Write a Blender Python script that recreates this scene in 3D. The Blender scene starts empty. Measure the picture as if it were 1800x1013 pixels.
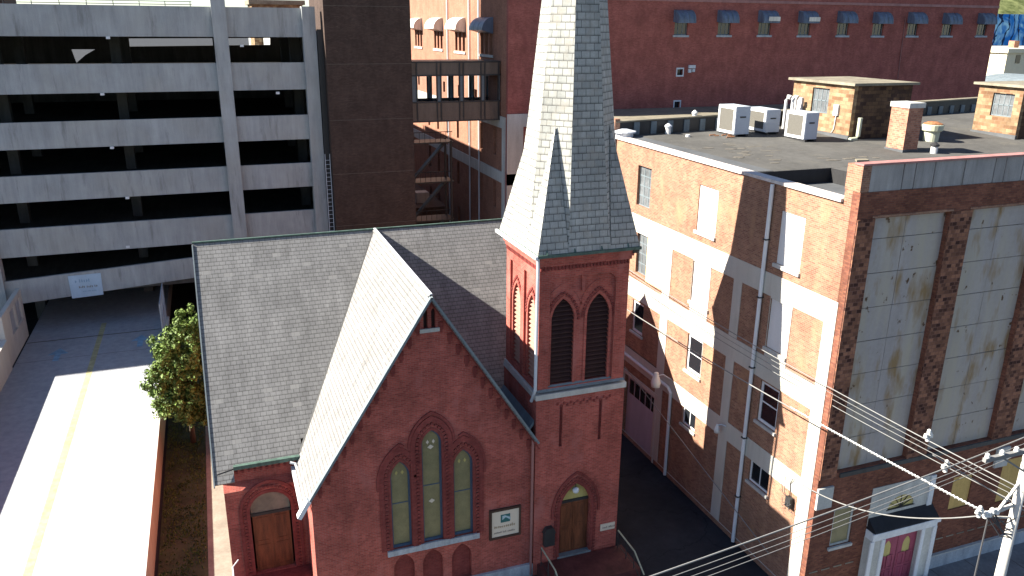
import bpy, math, random
from mathutils import Vector, Matrix
from mathutils.geometry import tessellate_polygon
R = math.radians
random.seed(7)
sc = bpy.context.scene
COL = sc.collection

# ------------------------------------------------------------------ camera, sky, sun
CAM = Vector((0, 0, 22.92)); FPX = 1414.7
YAW, PIT, ROL = -0.359158, 0.31736492, -0.00978205
_f = Vector((-math.sin(YAW)*math.cos(PIT), math.cos(YAW)*math.cos(PIT), -math.sin(PIT)))
_r = Vector((math.cos(YAW), math.sin(YAW), 0)); _d = _f.cross(_r)
r2 = _r*math.cos(ROL)+_d*math.sin(ROL); d2 = -_r*math.sin(ROL)+_d*math.cos(ROL)
cam = bpy.data.cameras.new("camera"); co = bpy.data.objects.new("camera", cam); COL.objects.link(co)
M3 = Matrix((r2, -d2, -_f)).transposed()
co.matrix_world = Matrix.Translation(CAM) @ M3.to_4x4()
cam.sensor_width = 36; cam.lens = 36*FPX/1800; cam.clip_end = 5000; cam.clip_start = .1
sc.camera = co

SUN = Vector((-1, .29, .73)).normalized()          # towards the sun
elev = math.asin(SUN.z); azim = math.atan2(SUN.x, SUN.y)
w = bpy.data.worlds.new("World"); sc.world = w; w.use_nodes = True
nt = w.node_tree; bg = nt.nodes["Background"]
sky = nt.nodes.new("ShaderNodeTexSky"); sky.sky_type = 'NISHITA'; sky.sun_disc = False
sky.sun_elevation = elev; sky.sun_rotation = azim; sky.dust_density = .3; sky.air_density = .75
nt.links.new(sky.outputs[0], bg.inputs[0]); bg.inputs[1].default_value = 0.05
sl = bpy.data.lights.new("sun", 'SUN'); so = bpy.data.objects.new("sun", sl); COL.objects.link(so)
sl.energy = 5.0; sl.angle = R(.53); sl.color = (1, .93, .80)
so.rotation_euler = SUN.to_track_quat('Z', 'Y').to_euler(); so.location = (-40, 20, 60)
sc.view_settings.view_transform = 'Standard'; sc.view_settings.look = 'None'
sc.view_settings.exposure = 2.0; sc.view_settings.gamma = 1
sc.render.engine = 'CYCLES'
sc.cycles.max_bounces = 8

# ------------------------------------------------------------------ measuring helpers (photo pixel -> point on a real plane)
def ray(x, y): return r2*((x-900)/FPX)+d2*((y-506.5)/FPX)+_f
def aY(x, y, Y): v = ray(x, y); return CAM+v*(Y/v.y)
def aX(x, y, X): v = ray(x, y); return CAM+v*(X/v.x)
def aZ(x, y, Z): v = ray(x, y); return CAM+v*((Z-CAM.z)/v.z)

# ------------------------------------------------------------------ materials
def group_coords():
    g = bpy.data.node_groups.new("surface_coords", 'ShaderNodeTree')
    g.interface.new_socket("UV", in_out='OUTPUT', socket_type='NodeSocketVector')
    N = g.nodes.new; L = g.links.new
    out = N("NodeGroupOutput"); geo = N("ShaderNodeNewGeometry")
    c = N("ShaderNodeVectorMath"); c.operation = 'CROSS_PRODUCT'; c.inputs[0].default_value = (0, 0, 1); L(geo.outputs["True Normal"], c.inputs[1])
    a = N("ShaderNodeVectorMath"); a.operation = 'ADD'; L(c.outputs[0], a.inputs[0]); a.inputs[1].default_value = (.0003, 0, 0)
    t = N("ShaderNodeVectorMath"); t.operation = 'NORMALIZE'; L(a.outputs[0], t.inputs[0])
    b = N("ShaderNodeVectorMath"); b.operation = 'CROSS_PRODUCT'; L(geo.outputs["True Normal"], b.inputs[0]); L(t.outputs[0], b.inputs[1])
    u = N("ShaderNodeVectorMath"); u.operation = 'DOT_PRODUCT'; L(geo.outputs["Position"], u.inputs[0]); L(t.outputs[0], u.inputs[1])
    v = N("ShaderNodeVectorMath"); v.operation = 'DOT_PRODUCT'; L(geo.outputs["Position"], v.inputs[0]); L(b.outputs[0], v.inputs[1])
    x = N("ShaderNodeCombineXYZ"); L(u.outputs["Value"], x.inputs[0]); L(v.outputs["Value"], x.inputs[1]); L(x.outputs[0], out.inputs[0])
    return g
GC = group_coords()

class Mat:
    def __init__(s, name, col=(.5, .5, .5), rough=.8, metal=0, spec=.3):
        s.m = bpy.data.materials.new(name); s.m.use_nodes = True; s.t = s.m.node_tree
        s.b = s.t.nodes["Principled BSDF"]; s.b.inputs["Roughness"].default_value = rough
        s.b.inputs["Metallic"].default_value = metal; s.b.inputs["Specular IOR Level"].default_value = spec
        s.b.inputs["Base Color"].default_value = (*col, 1); s.N = s.t.nodes.new; s.L = s.t.links.new; s.c = None; s.uv = None
    def UV(s):
        if not s.uv:
            n = s.N("ShaderNodeGroup"); n.node_tree = GC; s.uv = n.outputs[0]
        return s.uv
    def pos(s): return s.N("ShaderNodeNewGeometry").outputs["Position"]
    def scaled(s, src, sc3):
        n = s.N("ShaderNodeVectorMath"); n.operation = 'MULTIPLY'; s.L(src, n.inputs[0]); n.inputs[1].default_value = sc3; return n.outputs[0]
    def noise(s, src, scale, detail=4, rough=.6):
        n = s.N("ShaderNodeTexNoise"); n.inputs["Scale"].default_value = scale; n.inputs["Detail"].default_value = detail
        n.inputs["Roughness"].default_value = rough; s.L(src, n.inputs["Vector"]); return n.outputs["Fac"]
    def ramp(s, src, a, b):
        n = s.N("ShaderNodeMapRange"); n.inputs[1].default_value = a; n.inputs[2].default_value = b; s.L(src, n.inputs[0]); return n.outputs[0]
    def mix(s, fac, A, B, mode='MIX'):
        n = s.N("ShaderNodeMix"); n.data_type = 'RGBA'; n.blend_type = mode
        if isinstance(fac, (int, float)): n.inputs[0].default_value = fac
        else: s.L(fac, n.inputs[0])
        for i, v in ((6, A), (7, B)):
            if isinstance(v, tuple): n.inputs[i].default_value = (*v, 1)
            else: s.L(v, n.inputs[i])
        return n.outputs[2]
    def mul(s, fac_src, lo, hi, base):           # multiply base by a grey that runs lo..hi
        n = s.N("ShaderNodeMapRange"); n.inputs[3].default_value = lo; n.inputs[4].default_value = hi
        n.inputs[1].default_value = .3; n.inputs[2].default_value = .7; s.L(fac_src, n.inputs[0])
        return s.mix(1.0, base, n.outputs[0], 'MULTIPLY')
    def set(s, c): s.L(c, s.b.inputs["Base Color"]); return s
    def bump(s, h, dist=.01, st=.5):
        n = s.N("ShaderNodeBump"); n.inputs["Distance"].default_value = dist; n.inputs["Strength"].default_value = st
        s.L(h, n.inputs["Height"]); s.L(n.outputs[0], s.b.inputs["Normal"]); return s

def brick(name, c1, c2, mortar, w=.215, h=.075, ms=.009, patch=(.75, 1.15), stain=None, bias=0, rough=.9, dirt=None):
    m = Mat(name, rough=rough, spec=.15)
    b = m.N("ShaderNodeTexBrick"); m.L(m.UV(), b.inputs["Vector"])
    b.inputs["Color1"].default_value = (*c1, 1); b.inputs["Color2"].default_value = (*c2, 1); b.inputs["Mortar"].default_value = (*mortar, 1)
    b.inputs["Scale"].default_value = 1; b.inputs["Mortar Size"].default_value = ms; b.inputs["Brick Width"].default_value = w
    b.inputs["Row Height"].default_value = h; b.inputs["Bias"].default_value = bias; b.inputs["Mortar Smooth"].default_value = .3
    c = m.mul(m.noise(m.UV(), .7, 6), patch[0], patch[1], b.outputs["Color"])
    c = m.mul(m.noise(m.scaled(m.UV(), (1, .25, 1)), 2.2, 5), .85, 1.1, c)
    c = m.mul(m.noise(m.UV(), 9, 2), .88, 1.1, c)
    if stain: c = m.mix(m.ramp(m.noise(m.scaled(m.UV(), (1, .4, 1)), 1.1, 5), .55, .78), c, stain)
    m.set(c); m.bump(b.outputs["Fac"], .006, -.6)
    return m.m

def slate(name, c1, c2, gap, w, h, light=None, patch=(.8, 1.15), thr=.74, ms=.012, blotch=None, rowline=.3, sv=(.85, 1.12)):
    m = Mat(name, rough=.75, spec=.25)
    def bt(W, H, A, B, Mt, msz, off=0):
        b = m.N("ShaderNodeTexBrick"); m.L(m.UV(), b.inputs["Vector"])
        b.inputs["Color1"].default_value = (*A, 1); b.inputs["Color2"].default_value = (*B, 1); b.inputs["Mortar"].default_value = (*Mt, 1)
        b.inputs["Scale"].default_value = 1; b.inputs["Mortar Size"].default_value = msz; b.inputs["Brick Width"].default_value = W
        b.inputs["Row Height"].default_value = H; b.inputs["Mortar Smooth"].default_value = .1; return b
    b = bt(w, h, c1, c2, gap, ms)
    sp = m.N("ShaderNodeSeparateXYZ"); m.L(m.UV(), sp.inputs[0])
    dv = m.N("ShaderNodeMath"); dv.operation = 'DIVIDE'; m.L(sp.outputs[1], dv.inputs[0]); dv.inputs[1].default_value = h
    fr = m.N("ShaderNodeMath"); fr.operation = 'FRACT'; m.L(dv.outputs[0], fr.inputs[0])
    c = m.mix(m.ramp(fr.outputs[0], rowline, 0), b.outputs["Color"], m.mix(.55, b.outputs["Color"], gap))
    c = m.mul(m.noise(m.UV(), .5, 6), patch[0], patch[1], c)
    c = m.mul(m.noise(m.scaled(m.UV(), (1, .2, 1)), 3, 5), .82, 1.14, c)
    c = m.mul(m.noise(m.UV(), 14, 2), .92, 1.08, c)
    if blotch: c = m.mix(m.ramp(m.noise(m.UV(), 1.3, 7, .7), .5, .72), c, blotch)
    if light:                                    # replaced slates: whole pieces in a paler stone
        q = bt(w*1.5, h*1, (0, 0, 0), (1, 1, 1), (0, 0, 0), 0)
        k = m.ramp(q.outputs["Color"], .972, .976)
        c = m.mix(k, c, m.mix(.5, light, b.outputs["Color"]))
    m.set(c); m.bump(b.outputs["Fac"], .012, -.7)
    return m.m

def plain(name, col, rough=.7, metal=0, var=.12, scale=2.0, streak=True, spec=.3, stain=None):
    m = Mat(name, rough=rough, metal=metal, spec=spec)
    src = m.scaled(m.pos(), (1, 1, .18)) if streak else m.pos()
    c = m.mul(m.noise(src, scale, 6), 1-var, 1+var, col)
    c = m.mul(m.noise(m.pos(), scale*6, 3), 1-var*.5, 1+var*.5, c)
    if stain: c = m.mix(m.ramp(m.noise(src, scale*.7, 6, .7), .52, .8), c, stain)
    m.set(c); return m.m

def asphalt(name, c, var=.35, crack=True, patch=None):
    m = Mat(name, rough=.92, spec=.2)
    k = m.mul(m.noise(m.pos(), .35, 7, .65), 1-var, 1+var, c)
    k = m.mul(m.noise(m.pos(), 2.5, 6, .7), .85, 1.15, k)
    k = m.mul(m.noise(m.pos(), 60, 2), .85, 1.15, k)
    if patch: k = m.mix(m.ramp(m.noise(m.pos(), .6, 8, .75), .56, .63), k, patch)
    if crack:
        v = m.N("ShaderNodeTexVoronoi"); v.feature = 'DISTANCE_TO_EDGE'; v.inputs["Scale"].default_value = .22
        dn = m.N("ShaderNodeTexNoise"); dn.inputs["Scale"].default_value = 1.5; m.L(m.pos(), dn.inputs["Vector"])
        ad = m.N("ShaderNodeVectorMath"); ad.operation = 'MULTIPLY_ADD'; m.L(dn.outputs["Color"], ad.inputs[0]); ad.inputs[1].default_value = (.9, .9, .9); m.L(m.pos(), ad.inputs[2])
        m.L(ad.outputs[0], v.inputs["Vector"])
        k = m.mix(m.ramp(v.outputs["Distance"], .0, .006), tuple(x*.5 for x in c), k)
    m.set(k); m.bump(m.noise(m.pos(), 80, 2), .004, .4); return m.m

def concrete(name, c, var=.15, dark=None, streaks=True):
    m = Mat(name, rough=.88, spec=.2)
    k = m.mul(m.noise(m.scaled(m.UV(), (1, .12, 1)), 2.4, 6, .7), 1-var, 1+var, c)
    k = m.mul(m.noise(m.UV(), .35, 5), 1-var*.8, 1+var*.8, k)
    k = m.mul(m.noise(m.UV(), 22, 3), .93, 1.06, k)
    k = m.mix(m.ramp(m.noise(m.UV(), .22, 4, .6), .45, .65), k, m.mix(.3, k, tuple(q*f for q, f in zip(c, (1.12, 1.0, .82)))))
    if dark: k = m.mix(m.ramp(m.noise(m.scaled(m.UV(), (1, .10, 1)), 1.5, 7, .75), .55, .75), k, dark)
    m.set(k); return m.m

def rusty(name):
    m = Mat(name, rough=.55, spec=.3)
    k = m.mul(m.noise(m.scaled(m.UV(), (1, .15, 1)), 1.6, 6), .88, 1.1, (.34, .31, .30))
    k = m.mul(m.noise(m.UV(), 6, 3), .94, 1.06, k)
    sm = m.scaled(m.UV(), (1, .16, 1))
    k = m.mix(m.ramp(m.noise(sm, .9, 4, .6), .42, .68), k, (.40, .355, .28))
    a = m.ramp(m.noise(m.scaled(m.UV(), (1, .28, 1)), 1.25, 4, .6), .53, .68)
    k = m.mix(a, k, (.25, .165, .08))
    a = m.ramp(m.noise(m.scaled(m.UV(), (1, .7, 1)), 2.3, 3, .6), .655, .70)
    k = m.mix(a, k, (.09, .045, .02))
    m.set(k); return m.m

MT = {}
MT['church_brick'] = brick("church_brick", (.40, .098, .076), (.27, .060, .050), (.29, .135, .112), ms=.009, patch=(.72, 1.22), stain=(.36, .135, .12))
MT['church_trim'] = brick("church_trim_brick", (.24, .054, .048), (.18, .038, .035), (.17, .07, .062), ms=.006)
MT['orange_brick'] = brick("orange_brick", (.31, .165, .105), (.19, .085, .06), (.28, .19, .14), ms=.012, patch=(.82, 1.15), stain=(.34, .20, .12))
MT['front_brick'] = brick("brown_front_brick", (.23, .09, .055), (.13, .045, .032), (.12, .07, .055), patch=(.7, 1.25), stain=(.13, .05, .035))
MT['pier_brick'] = brick("pier_brick", (.30, .14, .085), (.05, .022, .018), (.18, .09, .07), w=.22, h=.15, ms=.012, patch=(.8, 1.2))
MT['tower_brick'] = brick("dark_brown_brick", (.088, .060, .050), (.062, .042, .036), (.04, .03, .026), patch=(.82, 1.15))
MT['red_brick'] = brick("red_brick", (.34, .11, .09), (.26, .077, .064), (.25, .11, .10), patch=(.78, 1.15), stain=(.20, .062, .058))
MT['pale_brick'] = brick("yellow_grey_block", (.34, .25, .15), (.17, .09, .05), (.22, .15, .1), w=.42, h=.2, ms=.014, patch=(.6, 1.2), stain=(.16, .085, .05))
MT['chimney_brick'] = brick("chimney_brick", (.42, .2, .13), (.25, .10, .07), (.3, .2, .15), w=.24, h=.1, ms=.014)
MT['slate'] = slate("grey_slate", (.20, .198, .20), (.175, .173, .176), (.05, .047, .044), .24, .20, light=(.24, .235, .23), ms=.007, patch=(.85, 1.12))
MT['slate_pale'] = MT['slate']
MT['spire_slate'] = slate("spire_slate", (.36, .36, .34), (.28, .29, .28), (.055, .055, .053), .34, .27, ms=.010, patch=(.8, 1.15), blotch=(.28, .26, .225))
MT['concrete'] = concrete("garage_concrete", (.335, .35, .36), .16, dark=(.15, .15, .145))
MT['concrete_in'] = concrete("shade_dark_interior_concrete", (.09, .088, .085), .3)  # darker than the outer concrete, to deepen the shade inside the decks
MT['white_paint'] = concrete("white_painted_concrete", (.46, .45, .41), .08, dark=(.36, .33, .29))
MT['white_board'] = plain("white_board", (.60, .60, .60), var=.05)
MT['grey_frame'] = plain("window_white", (.62, .64, .68), var=.06, rough=.5)
MT['sill_stone'] = plain("sill_stone", (.42, .42, .40), var=.15)
MT['blue_stone'] = plain("blue_grey_stone", (.33, .36, .40), var=.25, scale=3)
MT['dark_glass'] = Mat("dark_glass", (.012, .014, .018), rough=.08, spec=.6).m
MT['plywood'] = plain("plywood", (.50, .34, .12), var=.2, stain=(.42, .26, .1))
MT['plywood_pale'] = plain('yellow_board', (.62, .50, .28), var=.12)
MT['olive_glass'] = plain("olive_stained_glass", (.215, .19, .10), rough=.35, var=.15, scale=3, streak=False)
MT['blue_frame'] = plain("slate_blue_frame", (.06, .095, .15), var=.2)
MT['wood_door'] = plain("weathered_brown_wood", (.15, .05, .022), rough=.6, var=.45, scale=5, stain=(.06, .02, .012))
MT['dark_metal'] = plain("dark_metal", (.03, .03, .032), rough=.5, var=.2)
MT['brown_metal'] = plain("bronze_metal", (.11, .085, .07), rough=.45, var=.2)
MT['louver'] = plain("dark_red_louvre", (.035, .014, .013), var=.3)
MT['louver_sunlit'] = plain("sunlit_louvre", (.30, .17, .13), var=.2)  # same louvres, colour lightened to carry the sun on the side face
MT['copper'] = plain("green_copper", (.06, .10, .085), rough=.6, var=.35, scale=5)
MT['slate_trim'] = plain("grey_blue_verge", (.14, .17, .19), var=.2)
MT['white_metal'] = plain("white_metal", (.62, .64, .67), rough=.45, var=.05)
MT['galv'] = plain("galvanised_pipe", (.50, .53, .58), rough=.5, var=.12)
MT['red_pipe'] = plain("pink_brown_pipe", (.27, .13, .12), rough=.6, var=.1)
MT['hvac_side'] = plain("hvac_shaded_white", (.42, .46, .52), rough=.5, var=.05)  # white casing toned blue-grey for the shade on its side
MT['coil'] = Mat("hvac_coil", rough=.6).m
def _coil():
    m = Mat("grey_coil", rough=.6)
    wv = m.N("ShaderNodeTexWave"); wv.inputs["Scale"].default_value = 14; wv.bands_direction = 'Z'; m.L(m.pos(), wv.inputs["Vector"])
    wv.wave_profile = 'SAW'; c = m.mix(wv.outputs["Fac"], (.06, .055, .05), (.14, .135, .12)); m.set(c); return m.m
MT['coil'] = _coil()
MT['roof_tar'] = asphalt("tar_roofing", (.078, .076, .073), .25, crack=False, patch=(.10, .095, .085))
MT['roof_grey'] = asphalt("grey_roll_roofing", (.085, .09, .098), .2, crack=False)
MT['roof_tan'] = plain("tan_gravel_roof", (.19, .17, .13), var=.3, scale=.8, streak=False)
MT['coping'] = plain("worn_white_coping", (.52, .48, .46), var=.15, scale=4, streak=False, stain=(.42, .30, .27))
MT['panel'] = rusty("rust_streaked_metal_panel")
MT['parapet_panel'] = concrete("parapet_cladding", (.30, .285, .28), .25, dark=(.17, .15, .12))
MT['seam'] = plain("panel_seam", (.10, .085, .075), var=.2)
MT['pink_cap'] = plain("faded_red_capping", (.30, .15, .14), var=.2)
MT['asphalt'] = asphalt("asphalt", (.030, .032, .038))
MT['drive'] = asphalt("driveway_asphalt", (.022, .025, .033), .3)
MT['pave'] = plain("pavement", (.17, .17, .175), var=.25, scale=1.2, streak=False)
MT['road_conc'] = asphalt("concrete_ramp", (.33, .34, .365), .07, crack=False)
MT['yellow'] = plain("yellow_paint", (.40, .365, .21), var=.25, scale=3, streak=False)
MT['blue_paint'] = plain("faded_blue_paint", (.20, .33, .45), var=.3, scale=3, streak=False)
MT['tan_conc'] = concrete("tan_wall_concrete", (.34, .35, .27), .2)
MT['white_conc'] = concrete("pale_wall_concrete", (.50, .49, .46), .12)
MT['soil'] = plain("lawn_soil", (.042, .056, .024), var=.5, scale=1.0, streak=False, stain=(.07, .062, .04))
MT['path'] = plain("path_concrete", (.22, .205, .17), var=.2, scale=1.5, streak=False)
MT['grass'] = plain("grass_blades", (.075, .115, .03), var=.5, scale=1.2, streak=False)
MT['bark'] = plain("bark", (.09, .065, .045), var=.3)
MT['cream'] = plain("cream_render", (.62, .55, .40), var=.06)
MT['grey_build'] = plain("grey_render", (.22, .21, .19), var=.12)
MT['magenta'] = plain("magenta_door_paint", (.27, .06, .10), rough=.5, var=.35, scale=4)
MT['black_awning'] = plain("black_roofing", (.014, .014, .018), rough=.7, var=.3)
MT['portal_white'] = plain("portal_white_wood", (.62, .64, .66), var=.12)
MT['portal_grey'] = plain("portal_grey_board", (.45, .45, .42), var=.2)
MT['awning_blue'] = plain("blue_grey_awning", (.10, .13, .19), rough=.45, var=.3, scale=4)
MT['awning_white'] = plain("white_and_sunlit_awning", (.60, .57, .52), rough=.5, var=.2, scale=4)
MT['pole'] = plain("weathered_pole", (.48, .46, .43), var=.15, scale=4)
MT['wire'] = plain("wire_grey", (.19, .19, .19), rough=.5, var=.1)
MT['wire_dark'] = plain("wire_dark", (.06, .06, .065), rough=.6, var=.1)
MT['insulator'] = plain("pale_insulator", (.62, .62, .60), rough=.3, var=.1)
MT['purple'] = plain("lilac_garage_door", (.40, .385, .47), rough=.6, var=.08)
MT['sign_cream'] = plain("sign_cream", (.62, .54, .44), var=.04)
MT['sign_brown'] = plain("sign_brown", (.055, .03, .022), var=.2)
MT['banner'] = plain("pale_blue_banner", (.42, .54, .66), var=.08)
MT['letter_tan'] = plain("tan_lettering", (.36, .27, .18), var=.05)
MT['letter_grey'] = plain("grey_lettering", (.22, .19, .17), var=.05)
MT['letter_blue'] = plain("blue_lettering", (.24, .36, .50), var=.05)
MT['emblem_teal'] = plain("emblem_teal", (.03, .12, .12), var=.1)
MT['emblem_sky'] = plain("emblem_sky", (.35, .46, .50), var=.1)
MT['patch_grey'] = plain('peeling_roof_patch', (.11, .10, .085), var=.3, streak=False)
MT['frosted'] = plain('frosted_glass', (.12, .13, .14), rough=.25, var=.3, streak=False)
MT['mustard'] = plain("mustard_glass", (.45, .38, .14), rough=.4, var=.15)
MT['stoop'] = plain("dark_red_tile", (.085, .026, .026), var=.3)
MT['cone_green'] = plain("pale_green_vent", (.42, .44, .34), var=.12)
MT['rust'] = plain("rust", (.25, .11, .05), var=.4, scale=8)

def leafmat():
    m = Mat("leaf", rough=.6, spec=.3)
    c = m.mix(m.ramp(m.noise(m.pos(), 1.6, 4), .35, .65), (.055, .10, .018), (.15, .215, .045))
    c = m.mul(m.noise(m.pos(), 9, 2), .7, 1.3, c); m.set(c)
    m.b.inputs["Transmission Weight"].default_value = 0
    return m.m
MT['leaf'] = leafmat()
def hillmat():
    m = Mat("wooded_hill", rough=1, spec=0)
    c = m.mix(m.ramp(m.noise(m.pos(), .05, 8, .75), .4, .62), (.06, .075, .03), (.20, .22, .10)); m.set(c); return m.m
MT['hill'] = hillmat()
def muralmat():
    m = Mat("blue_mural_paint", rough=.8)
    n = m.N("ShaderNodeTexNoise"); n.inputs["Scale"].default_value = .16; n.inputs["Detail"].default_value = 3; n.inputs["Distortion"].default_value = 2.5; m.L(m.pos(), n.inputs["Vector"])
    c = m.mix(m.ramp(n.outputs["Fac"], .40, .62), (.02, .22, .62), (.45, .78, .92))
    wv = m.N("ShaderNodeTexWave"); wv.inputs["Scale"].default_value = .12; wv.inputs["Distortion"].default_value = 14; wv.inputs["Detail"].default_value = 4; m.L(m.pos(), wv.inputs["Vector"])
    c = m.mix(m.ramp(wv.outputs["Fac"], .10, .05), c, (.01, .03, .09)); m.set(c); return m.m
MT['mural'] = muralmat()

# ------------------------------------------------------------------ mesh helpers
class MB:
    def __init__(s): s.v = []; s.f = []; s.smooth = False
    def add(s, vs, fs):
        n = len(s.v); s.v += [tuple(v) for v in vs]; s.f += [tuple(i+n for i in f) for f in fs]; return s
    def box(s, x0, x1, y0, y1, z0, z1):
        return s.add([(x0, y0, z0), (x1, y0, z0), (x1, y1, z0), (x0, y1, z0), (x0, y0, z1), (x1, y0, z1), (x1, y1, z1), (x0, y1, z1)],
              [(0, 3, 2, 1), (4, 5, 6, 7), (0, 1, 5, 4), (1, 2, 6, 5), (2, 3, 7, 6), (3, 0, 4, 7)])
    def hexa(s, p): return s.add(p, [(0, 3, 2, 1), (4, 5, 6, 7), (0, 1, 5, 4), (1, 2, 6, 5), (2, 3, 7, 6), (3, 0, 4, 7)])
    def bar(s, a, b, wx, wy=None, up=Vector((0, 0, 1))):          # rectangular bar from a to b
        a = Vector(a); b = Vector(b); wy = wy or wx; d = (b-a).normalized()
        if abs(d.dot(up)) > .95: up = Vector((0, 1, 0))
        s1 = d.cross(up).normalized()*wx/2; s2 = s1.cross(d).normalized()*wy/2
        P = [a-s1-s2, a+s1-s2, a+s1+s2, a-s1+s2]; Q = [b-s1-s2, b+s1-s2, b+s1+s2, b-s1+s2]
        return s.hexa(P+Q)
    def tube(s, pts, r, n=8, caps=True):
        pts = [Vector(p) for p in pts]; k = len(pts); vs = []; rr = r if isinstance(r, (list, tuple)) else [r]*k
        for i, p in enumerate(pts):
            d = (pts[min(i+1, k-1)]-pts[max(i-1, 0)]).normalized()
            u = Vector((0, 0, 1)) if abs(d.z) < .9 else Vector((1, 0, 0))
            a = d.cross(u).normalized(); b = a.cross(d)
            for j in range(n): t = 2*math.pi*j/n; vs.append(p+(a*math.cos(t)+b*math.sin(t))*rr[i])
        fs = [(i*n+j, i*n+(j+1) % n, (i+1)*n+(j+1) % n, (i+1)*n+j) for i in range(k-1) for j in range(n)]
        if caps: fs += [tuple(range(n))[::-1], tuple((k-1)*n+j for j in range(n))]
        return s.add(vs, fs)
    def lathe(s, c, prof, n=20):
        vs = []; k = len(prof)
        for r, z in prof:
            for j in range(n): t = 2*math.pi*j/n; vs.append((c[0]+r*math.cos(t), c[1]+r*math.sin(t), c[2]+z))
        fs = [(i*n+j, i*n+(j+1) % n, (i+1)*n+(j+1) % n, (i+1)*n+j) for i in range(k-1) for j in range(n)]
        fs += [tuple(range(n))[::-1], tuple((k-1)*n+j for j in range(n))]
        return s.add(vs, fs)
    def prism(s, poly, ax, a, b, holes=()):
        """poly: list of (u,v). ax 'Y': (u,a..b,v)  ax 'X': (a..b,u,v)  ax 'Z': (u,v,a..b). With holes."""
        def P(u, v, w): return {'Y': (u, w, v), 'X': (w, u, v), 'Z': (u, v, w)}[ax]
        loops = [list(poly)]+[list(h) for h in holes]
        tr = tessellate_polygon([[Vector((u, v, 0)) for u, v in l] for l in loops])
        flat = [p for l in loops for p in l]; n = len(flat)
        vs = [P(u, v, a) for u, v in flat]+[P(u, v, b) for u, v in flat]
        fs = []
        for t in tr: fs.append(tuple(t)); fs.append(tuple(i+n for i in reversed(t)))
        o = 0
        for l in loops:
            m = len(l)
            for i in range(m): fs.append((o+i, o+(i+1) % m, n+o+(i+1) % m, n+o+i))
            o += m
        return s.add(vs, fs)
    def each(s, name, mat, parent=None, **k):     # every disconnected piece becomes a part of its own
        par = list(range(len(s.v)))
        def find(i):
            while par[i] != i: par[i] = par[par[i]]; i = par[i]
            return i
        for f in s.f:
            a = find(f[0])
            for i in f[1:]: par[find(i)] = a
        grp = {}
        for f in s.f: grp.setdefault(find(f[0]), []).append(f)
        out = []
        for fs in grp.values():
            ids = sorted({i for f in fs for i in f}); mp = {i: n for n, i in enumerate(ids)}
            m = MB(); m.smooth = s.smooth; m.v = [s.v[i] for i in ids]; m.f = [tuple(mp[i] for i in f) for f in fs]; out.append(m.build(name, mat, parent, **k))
        return out
    def build(s, name, mat, parent=None, **k):
        vs = [Vector(v) for v in s.v]
        lo = Vector([min(v[i] for v in vs) for i in range(3)]); hi = Vector([max(v[i] for v in vs) for i in range(3)])
        org = Vector(((lo.x+hi.x)/2, (lo.y+hi.y)/2, lo.z))
        me = bpy.data.meshes.new(name); me.from_pydata([tuple(v-org) for v in vs], [], s.f); me.validate()
        import bmesh
        bm = bmesh.new(); bm.from_mesh(me); bmesh.ops.recalc_face_normals(bm, faces=bm.faces); bm.to_mesh(me); bm.free()
        if s.smooth:
            for p in me.polygons: p.use_smooth = True
        me.materials.append(MT[mat] if isinstance(mat, str) else mat)
        o = bpy.data.objects.new(name, me); COL.objects.link(o)
        place(o, org, parent); props(o, **k); return o

WL = {}
def place(o, world, parent):
    WL[o.name] = Vector(world)
    if parent: o.parent = parent; o.location = Vector(world)-WL[parent.name]
    else: o.location = world
def props(o, label=None, cat=None, group=None, kind=None):
    if label: o['label'] = label
    if cat: o['category'] = cat
    if group: o['group'] = group
    if kind: o['kind'] = kind
def thing(name, loc, label, cat, group=None):
    o = bpy.data.objects.new(name, None); COL.objects.link(o); o.empty_display_size = .5
    place(o, loc, None); props(o, label, cat, group); return o
def struct(mb, name, mat): return mb.build(name, mat, kind='structure')

def rect(u0, u1, v0, v1): return [(u0, v0), (u1, v0), (u1, v1), (u0, v1)]
def lancet(cx, w, z0, zs, zt, n=9):
    a = w/2; h = zt-zs; Rr = (a*a+h*h)/(2*a); pts = [(cx-a, z0), (cx+a, z0)]
    t1 = math.atan2(h, Rr-a)
    right = [(cx+a-Rr+Rr*math.cos(t1*i/n), zs+Rr*math.sin(t1*i/n)) for i in range(n+1)]
    left = [(2*cx-x, z) for x, z in right[:-1]][::-1]
    return pts+right[0:]+left if False else [(cx-a, z0), (cx+a, z0)]+right+left
def grow(cx, w, z0, zs, zt, g): return lancet(cx, w+2*g, z0, zs, zt+g*1.25)
def arch_path(cx, w, zs, zt, z0, n=9):
    p = lancet(cx, w, z0, zs, zt, n); return p[1:]+[p[0]]
def ribbon(mb, path, ax, plane, proud, width, depth=.0):
    rib2(mb, path, ax, plane, proud, width); return
def _old(mb, path, ax, plane, proud, width):
    """a moulding that follows an arch path (u,v) on a wall, standing proud towards the viewer (-axis side)"""
    k = len(path)
    for i in range(k-1):
        (u0, v0), (u1, v1) = path[i], path[i+1]
        L = math.hypot(u1-u0, v1-v0)
        if L < 1e-4: continue
        nx, ny = (v1-v0)/L*width/2, -(u1-u0)/L*width/2
        e = .25*width; du, dv = (u1-u0)/L*e*0, (v1-v0)/L*e*0
        q = [(u0-nx-du, v0-ny-dv), (u1-nx+du, v1-ny+dv), (u1+nx+du, v1+ny+dv), (u0+nx-du, v0+ny-dv)]
        P = (lambda u, v, w_: (u, w_, v)) if ax == 'Y' else (lambda u, v, w_: (w_, u, v))
        mb.hexa([P(u, v, plane-proud) for u, v in q]+[P(u, v, plane+.02) for u, v in q])
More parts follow.
